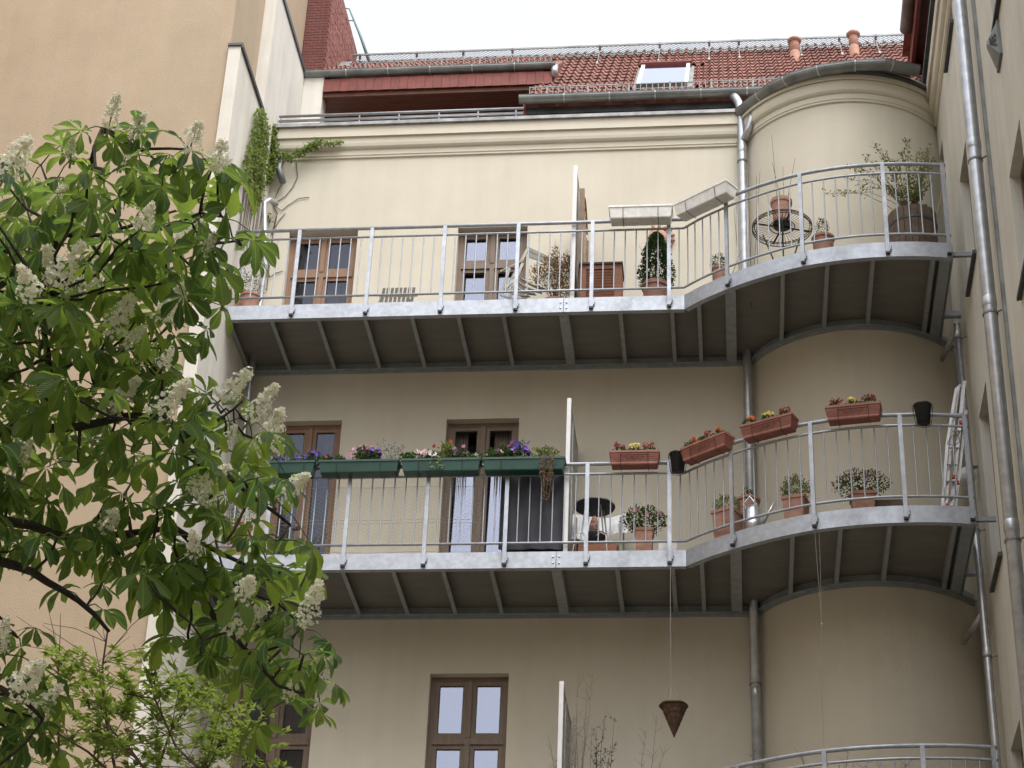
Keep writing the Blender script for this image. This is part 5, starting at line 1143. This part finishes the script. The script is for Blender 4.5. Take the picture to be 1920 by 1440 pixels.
# plants left end of the middle balcony behind the tree
ballpot(450,985,915,.5,DM,'dark conifer in a pot behind the tree on the middle balcony',.14,.17,nl=700,grp=G)
m = MB(); 
for k in range(5): a, b = at_y(565+8*k,1030,.3), at_y(578+9*k,1012-3*k,.5); m.bar(a,b,.02,.012,(0,1,0))
m.bar(at_y(548,993,.35),at_y(562,990,.35),.04,.03); single('garden_chair_parts', m, M['black'], 'dark folding chair partly hidden by chestnut leaves on the middle balcony', 'chair', at_y(580,1030,.3))
# ------------------------------------------------------------------ hanging things
yh = -.02; c = at_y(1263,1324,yh); tip = at_y(1269,1383,yh); rb = (at_y(1290,1327,yh).x-at_y(1238,1327,yh).x)/2
th = thing('hanging_basket', 'dark cone shaped wicker basket hanging on thin wires under the middle balcony', 'basket', c); hc = c.z-tip.z
m = MB(); ring = []
for j in range(13):
    f = j/12; ring.append((max(.004, rb*(f)**.95*(1 if j % 2 else .965)), hc*f))
ring += [(rb*.93,hc),(rb*.9,hc-.02),(0,hc-.02)]; m.lathe(Vector((c.x+.005,yh,tip.z)), ring, 20); part('cone', m, M['basket'], th)
m = MB(); m.tube([Vector((c.x+rb*math.cos(a), yh+rb*math.sin(a), c.z+.004*math.sin(5*a))) for a in [2*math.pi*k/24 for k in range(24)]], .011, 6, closed=True); part('rim', m, M['basket'], th)
top = at_y(1257,1058,yh); knot = at_y(1257,1285,yh); m = MB(); m.tube([top,knot],.0028,4)
for a in (.3,2.4,4.5): m.tube([knot, Vector((c.x+rb*.95*math.cos(a), yh+rb*.95*math.sin(a), c.z))],.0022,4)
part('hanging_wire', m, M['string'], th)
th = thing('bird_string', 'long thin string hanging from the bay of the middle balcony', 'string', at_y(1540,1000,-.85)); m = MB(); m.tube([at_y(1527,990,-.83),at_y(1541,1170,-.83),at_y(1540,1260,-.83),at_y(1545,1400,-.83)],.0022,4); m.tube([at_y(1536,990,-.8),at_y(1541,1170,-.83)],.0018,4); part('string', m, M['string'], th)
m = MB(); m.sphere(at_y(1541,1170,-.84), .010, 8, 6); part('bead', m, M['white'], th)
# ------------------------------------------------------------------ lowest balcony plants
DL = -3.684+.149
rr = random.Random(31)
def twiggy(base, tips, label, mt, leaf=None, nl=0, name='bare_shrub', seed=1, cat='shrub', grp=None, lf=.03):
    rr = random.Random(seed); th = thing(name, label, cat, base, group=grp); m, l = MB(), MB()
    for px, py, yy in tips:
        e = at_y(px, py, yy); mid = Vector(base).lerp(e,.55)+Vector((rr.uniform(-.04,.04),0,.05)); m.tube([base, Vector(base).lerp(mid,.5)+Vector((rr.uniform(-.02,.02),0,.02)), mid, mid.lerp(e,.5)+Vector((rr.uniform(-.02,.02),0,0)), e], [.007,.005,.004,.003,.0012], 5)
        for _ in range(7):
            u = rr.uniform(.3,.95); s0 = mid.lerp(e,u); s1 = s0+Vector((rr.uniform(-.09,.09),rr.uniform(-.05,.05),rr.uniform(.03,.13))); m.tube([s0,s1],[.0022,.001],4)
            if leaf:
                for _2 in range(nl): leaf_quad(l, s0.lerp(s1,rr.random())+rv(rr)*.015, rv(rr), rv(rr), lf, lf*.5)
    part('stems', m, mt, th, kind='stuff')
    if leaf: part('foliage', l, leaf, th, kind='stuff')
    return th
b_ = Vector((at_y(1085,1500,.2).x,.2,DL))
M['drytwig'] = mat('pale_dry_twigs', (.17,.13,.10), .9, c2=(.24,.19,.15), scale=20)
twiggy(b_, [(1084,1262,.2),(1111,1262,.1),(1062,1310,.3),(1028,1378,.2),(1098,1330,.3),(1075,1340,.1),(1110,1360,.2),(1068,1385,.3),(1092,1390,.05),(1040,1420,.2),(1120,1400,.2),(1080,1300,.25),(1100,1290,.15),(1072,1400,.1)], 'tangle of pale bare twigs beside the lowest white screen post', M['drytwig'], seed=4)
b_ = Vector((at_y(1122,1500,.15).x,.15,DL))
twiggy(b_, [(1152,1345,.1),(1133,1345,.1),(1118,1365,.15),(1145,1395,.1),(1118,1395,.12),(1128,1420,.1),(1140,1425,.1)], 'green leafed branch right of the bare twigs at the bottom', M['twig'], leaf=M['box_green'], nl=3, name='green_twig_plant', seed=6, lf=.026)
b_ = Vector((at_y(1195,1520,.1).x,.1,DL))
twiggy(b_, [(1212,1368,.1),(1232,1340,.1),(1250,1395,.1)], 'few very thin grass like stems left of the hanging basket', M['drytwig'], seed=8, name='dry_grass')
b_ = Vector((at_y(1555,1560,-.4).x,-.4,DL))
twiggy(b_, [(1502,1410,-.5),(1592,1400,-.5),(1405,1412,-.2),(1660,1438,-.6),(1700,1432,-.6),(1718,1415,-.6),(1628,1425,-.5)], 'bare brown shrub reaching through the lowest curved railing', M['twig'], leaf=M['box_green'], nl=0, seed=9)
# ------------------------------------------------------------------ ivy and bare vine on the facade corner
rr = random.Random(17)
vine = thing('climbing_vine', 'green climbing vine in the corner with runners along the cornice', 'vine', (-2.1,1.1,0))
l, l2, sm = MB(), MB(), MB()
def in_poly(x, y, P):
    c = False; j = len(P)-1
    for i in range(len(P)):
        if (P[i][1] > y) != (P[j][1] > y) and x < (P[j][0]-P[i][0])*(y-P[i][1])/(P[j][1]-P[i][1])+P[i][0]: c = not c
        j = i
    return c
fin_poly = [(480,205),(494,200),(505,250),(500,330),(492,370),(480,395),(470,400),(466,330),(457,345),(452,330),(462,290),(470,262),(476,240)]
n = 0
while n < 1700:
    px, py = rr.uniform(450,506), rr.uniform(198,402)
    if not in_poly(px, py, fin_poly) or rr.random() < max(0,(py-330)/110): continue
    p = at(px, py, 0, XL+rr.uniform(.02,.09)); leaf_quad(l, p, Vector((.3,-.4,-.5))+rv(rr)*.7, Vector((1,-.4,.3))+rv(rr)*.4, rr.uniform(.04,.07), rr.uniform(.03,.045)); n += 1
wall_poly = [(496,205),(508,222),(520,240),(518,262),(520,280),(516,300),(514,325),(505,345),(496,340)]
n = 0
while n < 1100:
    px, py = rr.uniform(494,524), rr.uniform(200,346)
    if not in_poly(px, py, wall_poly): continue
    p = at(px, py, 1, W-rr.uniform(.10,.22)); leaf_quad(l, p, Vector((0,-.4,-.5))+rv(rr)*.7, Vector((.3,-1,.3))+rv(rr)*.4, rr.uniform(.04,.07), rr.uniform(.03,.045)); n += 1
run = [(515,290),(540,293),(565,285),(582,274),(600,268),(620,268),(642,265)]
for a, b in zip(run[:-1], run[1:]):
    for _ in range(110 if a[0] < 585 else 40):
        k = rr.random(); s_ = 8 if 560 > a[0] or a[0] < 590 else 4
        p = at(a[0]+(b[0]-a[0])*k+rr.uniform(-3,3), a[1]+(b[1]-a[1])*k+rr.gauss(0, s_*.55), 1, W-.12-rr.uniform(0,.06)); leaf_quad(l, p, Vector((0,-.4,-.5))+rv(rr)*.7, Vector((.2,-1,.3))+rv(rr)*.4, rr.uniform(.035,.055), rr.uniform(.025,.04))
sm.tube([at(*q,1,W-.13) for q in run], .006, 5)
for path in ([(555,300),(558,332),(550,350),(535,368),(520,378)],[(510,380),(518,388),(528,395),(540,385),(560,372),(580,370)],[(512,440),(516,420),(520,400),(512,385),(508,370)],[(508,440),(522,415),(535,400)],[(510,470),(512,430),(518,405)],[(500,520),(506,480),(510,450)],[(516,370),(524,352),(534,338)],[(505,520),(518,512),(530,508)],[(500,545),(505,500),(512,470)]):
    sm.tube([at(px,py,1,W-.015) for px, py in path], .0055, 5)
for k in range(16): x0 = 452+k*2.6; sm.tube([at(x0+8,300+rr.uniform(0,40),0,XL+.012), at(x0-2,400+rr.uniform(-20,20),0,XL+.012), at(x0-12,470,0,XL+.012)], .004, 4)
for k in range(7): sm.tube([at(484+k*3,225+rr.uniform(-10,10),0,XL+.03), at(478+k*3,300,0,XL+.02), at(468+k*3,385,0,XL+.015)], .007, 5)
for (px,py) in ((505,408),(503,412),(540,290)):
    for _ in range(14): leaf_quad(l, at(px+rr.uniform(-6,6),py+rr.uniform(-8,8),1,W-.05), rv(rr), Vector((0,-1,.3))+rv(rr)*.4, .045, .03)
part('foliage', l, M['ivy'], vine, kind='stuff'); part('stems', sm, M['twig'], vine, kind='stuff')
# ------------------------------------------------------------------ chestnut tree
rr = random.Random(44)
TD = 7.0
tb_ = at_dist(-420, 1000, 7.6); tree_base = Vector((tb_.x, tb_.y, GZ))
tree = thing('chestnut_tree', 'horse chestnut tree in blossom with cream flower spikes, left foreground', 'tree', tree_base)
def D(px, py, d=TD): return at_dist(px, py, d)
brm = MB()
tk = [tree_base, tree_base+Vector((.02,0,1.5)), Vector((tb_.x,tb_.y,tb_.z-1.2)), tb_, tb_+Vector((.1,0,1.2))]
m = MB(); m.tube(tk, [.20,.17,.145,.12,.08], 12); part('trunk', m, M['bark'], tree, smooth=True)
BR_ = [  # limb polylines: picture columns, rows, distance, radius start/end
 ([(-420,900,7.6),(-150,650,7.4),(0,530,7.1),(60,498,7),(118,440,7),(160,375,6.95),(172,300,6.9),(192,240,6.85)], .05, .010),
 ([(118,440,7),(200,440,7),(262,420,7.1),(330,395,7.1)], .016, .006),
 ([(-150,650,7.4),(0,600,7.3),(140,520,7.2),(230,470,7.2),(300,430,7.2),(375,400,7.2)], .03, .008),
 ([(375,400,7.2),(385,350,7.15),(400,310,7.1)], .010, .005),
 ([(230,470,7.2),(330,470,7.1),(420,455,7.0),(455,450,7.0)], .012, .006),
 ([(-420,1000,7.6),(-200,850,7.2),(0,810,6.8),(80,780,6.8),(92,700,6.75),(82,620,6.7),(95,560,6.7)], .045, .011),
 ([(92,700,6.75),(140,680,6.8),(195,668,6.9),(260,650,7.0)], .013, .006),
 ([(0,810,6.8),(150,800,6.7),(240,780,6.7),(310,785,6.6),(360,822,6.6),(398,862,6.55),(440,905,6.5),(500,950,6.5),(545,985,6.5)], .028, .008),
 ([(360,822,6.6),(420,780,6.7),(455,752,6.7)], .011, .005),
 ([(-420,1100,7.6),(-150,1000,7.0),(0,975,6.6),(60,985,6.6),(140,1010,6.6),(240,1000,6.7),(330,990,6.7),(420,1040,6.6),(480,1070,6.6)], .04, .009),
 ([(-420,1150,7.6),(-150,1030,7.0),(0,1052,6.4),(60,1072,6.4),(120,1108,6.4),(175,1150,6.4),(205,1185,6.4)], .04, .009),
 ([(240,1000,6.7),(300,1060,6.6),(380,1120,6.5),(430,1185,6.4),(480,1235,6.4),(520,1285,6.35),(565,1300,6.35)], .02, .007),
 ([(330,990,6.7),(430,1090,6.9),(520,1130,7.0),(570,1180,7.0)], .012, .006),
 ([(430,1185,6.4),(380,1200,6.2),(375,1230,6.2)], .009, .005),
 ([(-420,1250,7.6),(-150,1280,6.6),(0,1290,6.2),(40,1310,6.2),(80,1350,6.2)], .03, .008)]
SEG = []
for path, r0, r1 in BR_:
    P_ = [D(*q) for q in path]; n = len(P_); P2 = []
    for i in range(n-1): P2 += [P_[i], P_[i].lerp(P_[i+1],.5)+rv(rr)*(P_[i+1]-P_[i]).length*.04]
    P2.append(P_[-1]); n = len(P2); rad = [.62*(r0+(r1-r0)*(i/(n-1))**.7) for i in range(n)]; brm.tube(P2, rad, 7)
    for i in range(n-1): SEG.append((P2[i], P2[i+1], rad[i]))
def nearest(p):
    best = None
    for a, b, r0 in SEG:
        d = b-a; t = max(0, min(1, (p-a).dot(d)/d.length_squared)); q = a+d*t; L_ = (q-p).length
        if best is None or L_ < best[0]: best = (L_, q, r0, d.normalized())
    return best
# leaflet blueprint
def leaflet(L_, Wd, droop, fold, rnd_):
    prof = [(0,.02),(.12,.16),(.3,.42),(.5,.78),(.66,1.0),(.8,.92),(.91,.55),(1.0,.02)]; rows = []; uvs = []
    for u, wv in prof:
        z = -droop*L_*u*u; y = wv*Wd/2; f = fold*abs(y)
        rows.append([Vector((u*L_*(1-.12*droop*u), -y, z+f+.004*math.sin(u*9+rnd_))), Vector((u*L_*(1-.12*droop*u), 0, z-.002)), Vector((u*L_*(1-.12*droop*u), y, z+f+.004*math.cos(u*8+rnd_)))]); uvs.append([(u,-wv*.5),(u,0),(u,wv*.5)])
    return rows, uvs
def leaf_mesh(seed):
    q = random.Random(seed); m = MB(); m.uv = []; n = q.choice([5,6,7,7])
    for k in range(n):
        f = (k/(n-1)-.5)*2; ang = f*R(q.uniform(112,132)); L_ = (.165-.055*abs(f)**1.5)*q.uniform(.9,1.1); rows, uvs = leaflet(L_, L_*q.uniform(.36,.44), q.uniform(.15,.55), q.uniform(.1,.5), q.uniform(0,6))
        tilt = Matrix.Rotation(ang,4,'Z') @ Matrix.Rotation(R(q.uniform(2,36)),4,'Y') @ Matrix.Rotation(R(q.uniform(-18,18)),4,'X'); o = len(m.v)
        for row in rows: m.v += [tuple(tilt @ (v+Vector((.006,0,0)))) for v in row]
        for i in range(len(rows)-1):
            for j in (0,1):
                m.f.append((o+3*i+j, o+3*i+3+j, o+3*i+4+j, o+3*i+1+j)); m.uv += [uvs[i][j], uvs[i+1][j], uvs[i+1][j+1], uvs[i][j+1]]
    return m
LM = [leaf_mesh(s) for s in range(12)]; LME = [mesh_of('leaf', q, M['leaf'], smooth=True) for q in LM]
pet = MB()
crown = [(-60,350),(40,330),(130,265),(200,225),(262,250),(320,320),(385,300),(432,400),(455,470),(440,530),(392,560),(352,600),(348,680),(380,735),(455,770),(490,820),(480,930),(520,985),(540,1060),(520,1130),(575,1190),(590,1290),(560,1345),(505,1320),(440,1245),(395,1215),(362,1245),(300,1140),(240,1150),(170,1150),(90,1085),(0,1070),(-60,1070)]
low = [(-60,1170),(10,1150),(70,1270),(110,1330),(70,1440),(40,1470),(-60,1470)]
FL = [((203,242),(218,182)),((248,258),(270,214)),((356,280),(371,234)),((408,315),(418,268)),((6,338),(50,262)),((132,300),(136,262)),((262,432),(284,385)),((328,458),(374,416)),((376,475),(402,440)),((92,540),(150,462)),((120,555),(90,470)),((160,560),(185,490)),((205,625),(245,560)),((300,600),(342,540)),((325,605),(300,545)),((228,655),(270,615)),((190,785),(255,716)),((282,785),(347,720)),((408,755),(466,698)),((465,792),(514,728)),((502,845),(524,775)),((18,900),(52,835)),((352,925),(424,878)),((380,945),(415,900)),((518,938),(573,893)),((366,1045),(362,1000)),((412,1188),(494,1142)),((566,1178),(598,1096)),((593,1280),(621,1236)),((22,1305),(75,1245)),((62,1345),(110,1290)),((-4,1225),(12,1162)),((452,1120),(470,1085)),((195,990),(215,960)),((100,395),(118,352)),((418,840),(440,800)),((230,310),(246,268)),((300,690),(322,655)),((60,560),(40,505)),((540,1310),(552,1278))]
shoots = []
for b, t in FL: shoots.append((b[0], b[1], TD+rr.uniform(-.5,.3) if b[1] < 900 else 6.5+rr.uniform(-.2,.2), t))
tries = 0; pts_ = [(s[0], s[1]) for s in shoots]
while tries < 9000 and len(shoots) < 158:
    tries += 1; px, py = rr.uniform(-60,600), rr.uniform(220,1470)
    if not (in_poly(px,py,crown) or in_poly(px,py,low)): continue
    if any((px-a)**2+(py-b)**2 < 45**2 for a, b in pts_): continue
    if in_poly(px,py,[(90,880),(170,880),(170,930),(100,930)]): continue
    pts_.append((px,py)); shoots.append((px,py,6.7+rr.uniform(-.5,.9),None))
leaves = []
for px, py, d, tip in shoots:
    p = D(px,py,d); L_, q, r0, dr = nearest(p)
    if L_ > .02 and (L_ <= .55 or tip): 
        mid = q.lerp(p,.5)+Vector((0,0,-.05*L_))+rv(rr)*L_*.06; brm.tube([q, q.lerp(mid,.5)+rv(rr)*L_*.05, mid, mid.lerp(p,.5)+rv(rr)*L_*.04, p], [min(r0*.6,.007), min(r0*.6,.006), .005, .0045,.0035], 6)
    if L_ > .55 and not tip: continue
    g = (p-q).normalized() if L_ > .02 else Vector((0,0,1)); g = (g+Vector((0,0,.6))).normalized()
    n = rr.choice([3,3,4]) if tip else rr.choice([2,3,3,4]); a0_ = rr.uniform(0,6.28)
    for k in range(n):
        a = a0_+2*math.pi*k/n+rr.uniform(-.4,.4); side = Vector((math.cos(a),math.sin(a),0)); side = (side-g*side.dot(g)*.5)
        pl = rr.uniform(.07,.16); h = p+side*pl*.9+Vector((0,0,rr.uniform(-.03,.05)-(.05 if tip else 0))); pet.tube([p, p.lerp(h,.5)+Vector((0,0,.015)), h], [.003,.0022,.002], 4)
        out = (side+Vector((0,0,-rr.uniform(-.1,.75)))+rv(rr)*.3).normalized(); nrm = (Vector((0,0,1))+side*.35+rv(rr)*.35); nrm = (nrm-out*nrm.dot(out)).normalized(); yv = nrm.cross(out)
        sc_ = rr.uniform(.50,.80); mt = Matrix(((out.x,yv.x,nrm.x,h.x),(out.y,yv.y,nrm.y,h.y),(out.z,yv.z,nrm.z,h.z),(0,0,0,1))) @ Matrix.Scale(sc_,4)
        ph = proj(h)
        if ph[0] > 640: continue
        leaves.append((d-sc_*.3+(0 if -60 < ph[0] < 700 and 150 < ph[1] < 1500 else 5), mt))
leaves.sort(key=lambda q: q[0]); ls_ = MB(); ls_.uv = []
for i, (_, mt) in enumerate(leaves):
    k = rr.randrange(12)
    if i < 295: inst('leaf', LME[k], tree, None, matrix=Matrix.Translation(-tree_base) @ mt)
    else: ls_.add([mt @ Vector(v) for v in LM[k].v], LM[k].f); ls_.uv += LM[k].uv
if ls_.v: part('leaves_behind', ls_, M['leaf'], tree, smooth=True, kind='stuff')
part('limb', brm, M['bark'], tree, smooth=True); part('petioles', pet, mat('green_petiole', (.08,.12,.03), .6), tree, kind='stuff')
# flower spikes
def spike(seed):
    q = random.Random(seed); m = MB(); H_ = .175
    for k in range(150):
        u = q.random()**.85; z = .012+H_*u; rad = (.040*(1-u)**.75+.006)*(1 if u > .1 else .6); a = q.uniform(0,6.28); k_ = q.uniform(.45,1.1)
        c = Vector((rad*k_*math.cos(a), rad*k_*math.sin(a), z)); nn = (Vector((math.cos(a),math.sin(a),.3))+rv(q)*.6).normalized(); qq = nn.to_track_quat('Z','Y'); fr = q.uniform(.0065,.0105)
        for j in range(4):
            b_ = 2*math.pi*j/4+q.random(); d_ = qq @ Vector((math.cos(b_),math.sin(b_),.35)); s_ = qq @ Vector((-math.sin(b_),math.cos(b_),0)); m.add([c, c+d_*fr*.6+s_*fr*.5, c+d_*fr*1.1, c+d_*fr*.6-s_*fr*.5], [(0,1,2,3)])
    return m
SM_ = [mesh_of('flower_spike', spike(s), M['panicle']) for s in range(5)]
stk = MB()
for px, py, d, tip in shoots:
    if not tip: continue
    b_ = D(px,py,d); t_ = D(tip[0],tip[1],d-.27+rr.uniform(-.05,.05)); b_ = D(px,py,d-.20); ax = (t_-b_); L_ = ax.length; ax.normalize(); mt = Matrix.Translation(b_-tree_base) @ ax.to_track_quat('Z','Y').to_matrix().to_4x4() @ Matrix.Scale(L_/.18*1.05,4)
    inst('flower_spike', rr.choice(SM_), tree, None, matrix=mt @ Matrix.Rotation(rr.uniform(0,6.28),4,'Z') @ Matrix.Diagonal((1.15,1.15,1,1))); stk.tube([b_-ax*.03, b_.lerp(t_,.9)], [.004,.0015], 5)
part('spike_stalks', stk, mat('pale_green_stalk', (.25,.32,.12), .6), tree, kind='stuff')
# ------------------------------------------------------------------ light spring shrub behind the chestnut
rr = random.Random(77); SD = 9.5
sb = at_dist(300, 2300, 9.3); sb = Vector((sb.x, sb.y, GZ)); shr = thing('spring_shrub', 'slender shrub with small bright yellow green leaves below the chestnut', 'shrub', sb); sm, lm = MB(), MB()
stems = [([(300,1900),(240,1600),(215,1440),(195,1330),(192,1250),(202,1180)],9.3),([(300,1900),(130,1620),(110,1480),(110,1380),(108,1300),(110,1245)],9.6),([(300,1900),(300,1600),(270,1440),(240,1400),(200,1360)],9.0),
 ([(300,1900),(330,1560),(290,1460),(320,1370),(352,1325)],9.2),([(300,1900),(390,1600),(372,1470),(400,1420),(415,1385)],9.5),([(300,1900),(480,1640),(470,1500),(455,1420),(440,1330),(418,1240)],9.8),
 ([(300,1900),(560,1640),(520,1500),(500,1430),(470,1380)],9.4),([(300,1900),(250,1580),(240,1480),(165,1410),(100,1370)],9.1),([(300,1900),(430,1650),(420,1540),(392,1460),(330,1400),(290,1310),(230,1300)],9.0)]
zones = []
for path, d in stems:
    P_ = [sb+Vector((0,0,0))]+[at_dist(px,py,d) for px,py in path[1:]]; sm.tube(P_, [.012]+[.006*(1-i/len(path))+.002 for i in range(len(P_)-1)], 5)
    for i in range(2, len(path)-1):
        for _ in range(8):
            k = rr.random(); p = P_[i].lerp(P_[i+1],k); e = p+Vector((rr.uniform(-.45,.45),rr.uniform(-.3,.3),rr.uniform(-.02,.32)))
            if proj(e)[0] > 560: continue
            sm.tube([p,p.lerp(e,.5)+Vector((0,0,.02)),e],[.0022,.0018,.001],4)
            for _2 in range(8):
                c = p.lerp(e, rr.uniform(.2,1)); pr_ = proj(c)
                if pr_[1] < 1215 or pr_[0] > 560: continue
                for _3 in range(rr.choice([2,3,4,5])): leaf_quad(lm, c, Vector((rr.uniform(-1,1),rr.uniform(-1,1),rr.uniform(-.1,.7))), Vector((0,0,1))+rv(rr)*.4, rr.uniform(.030,.058), rr.uniform(.015,.026))
part('stems', sm, M['twig'], shr, kind='stuff'); part('foliage', lm, M['spring_green'], shr, kind='stuff')
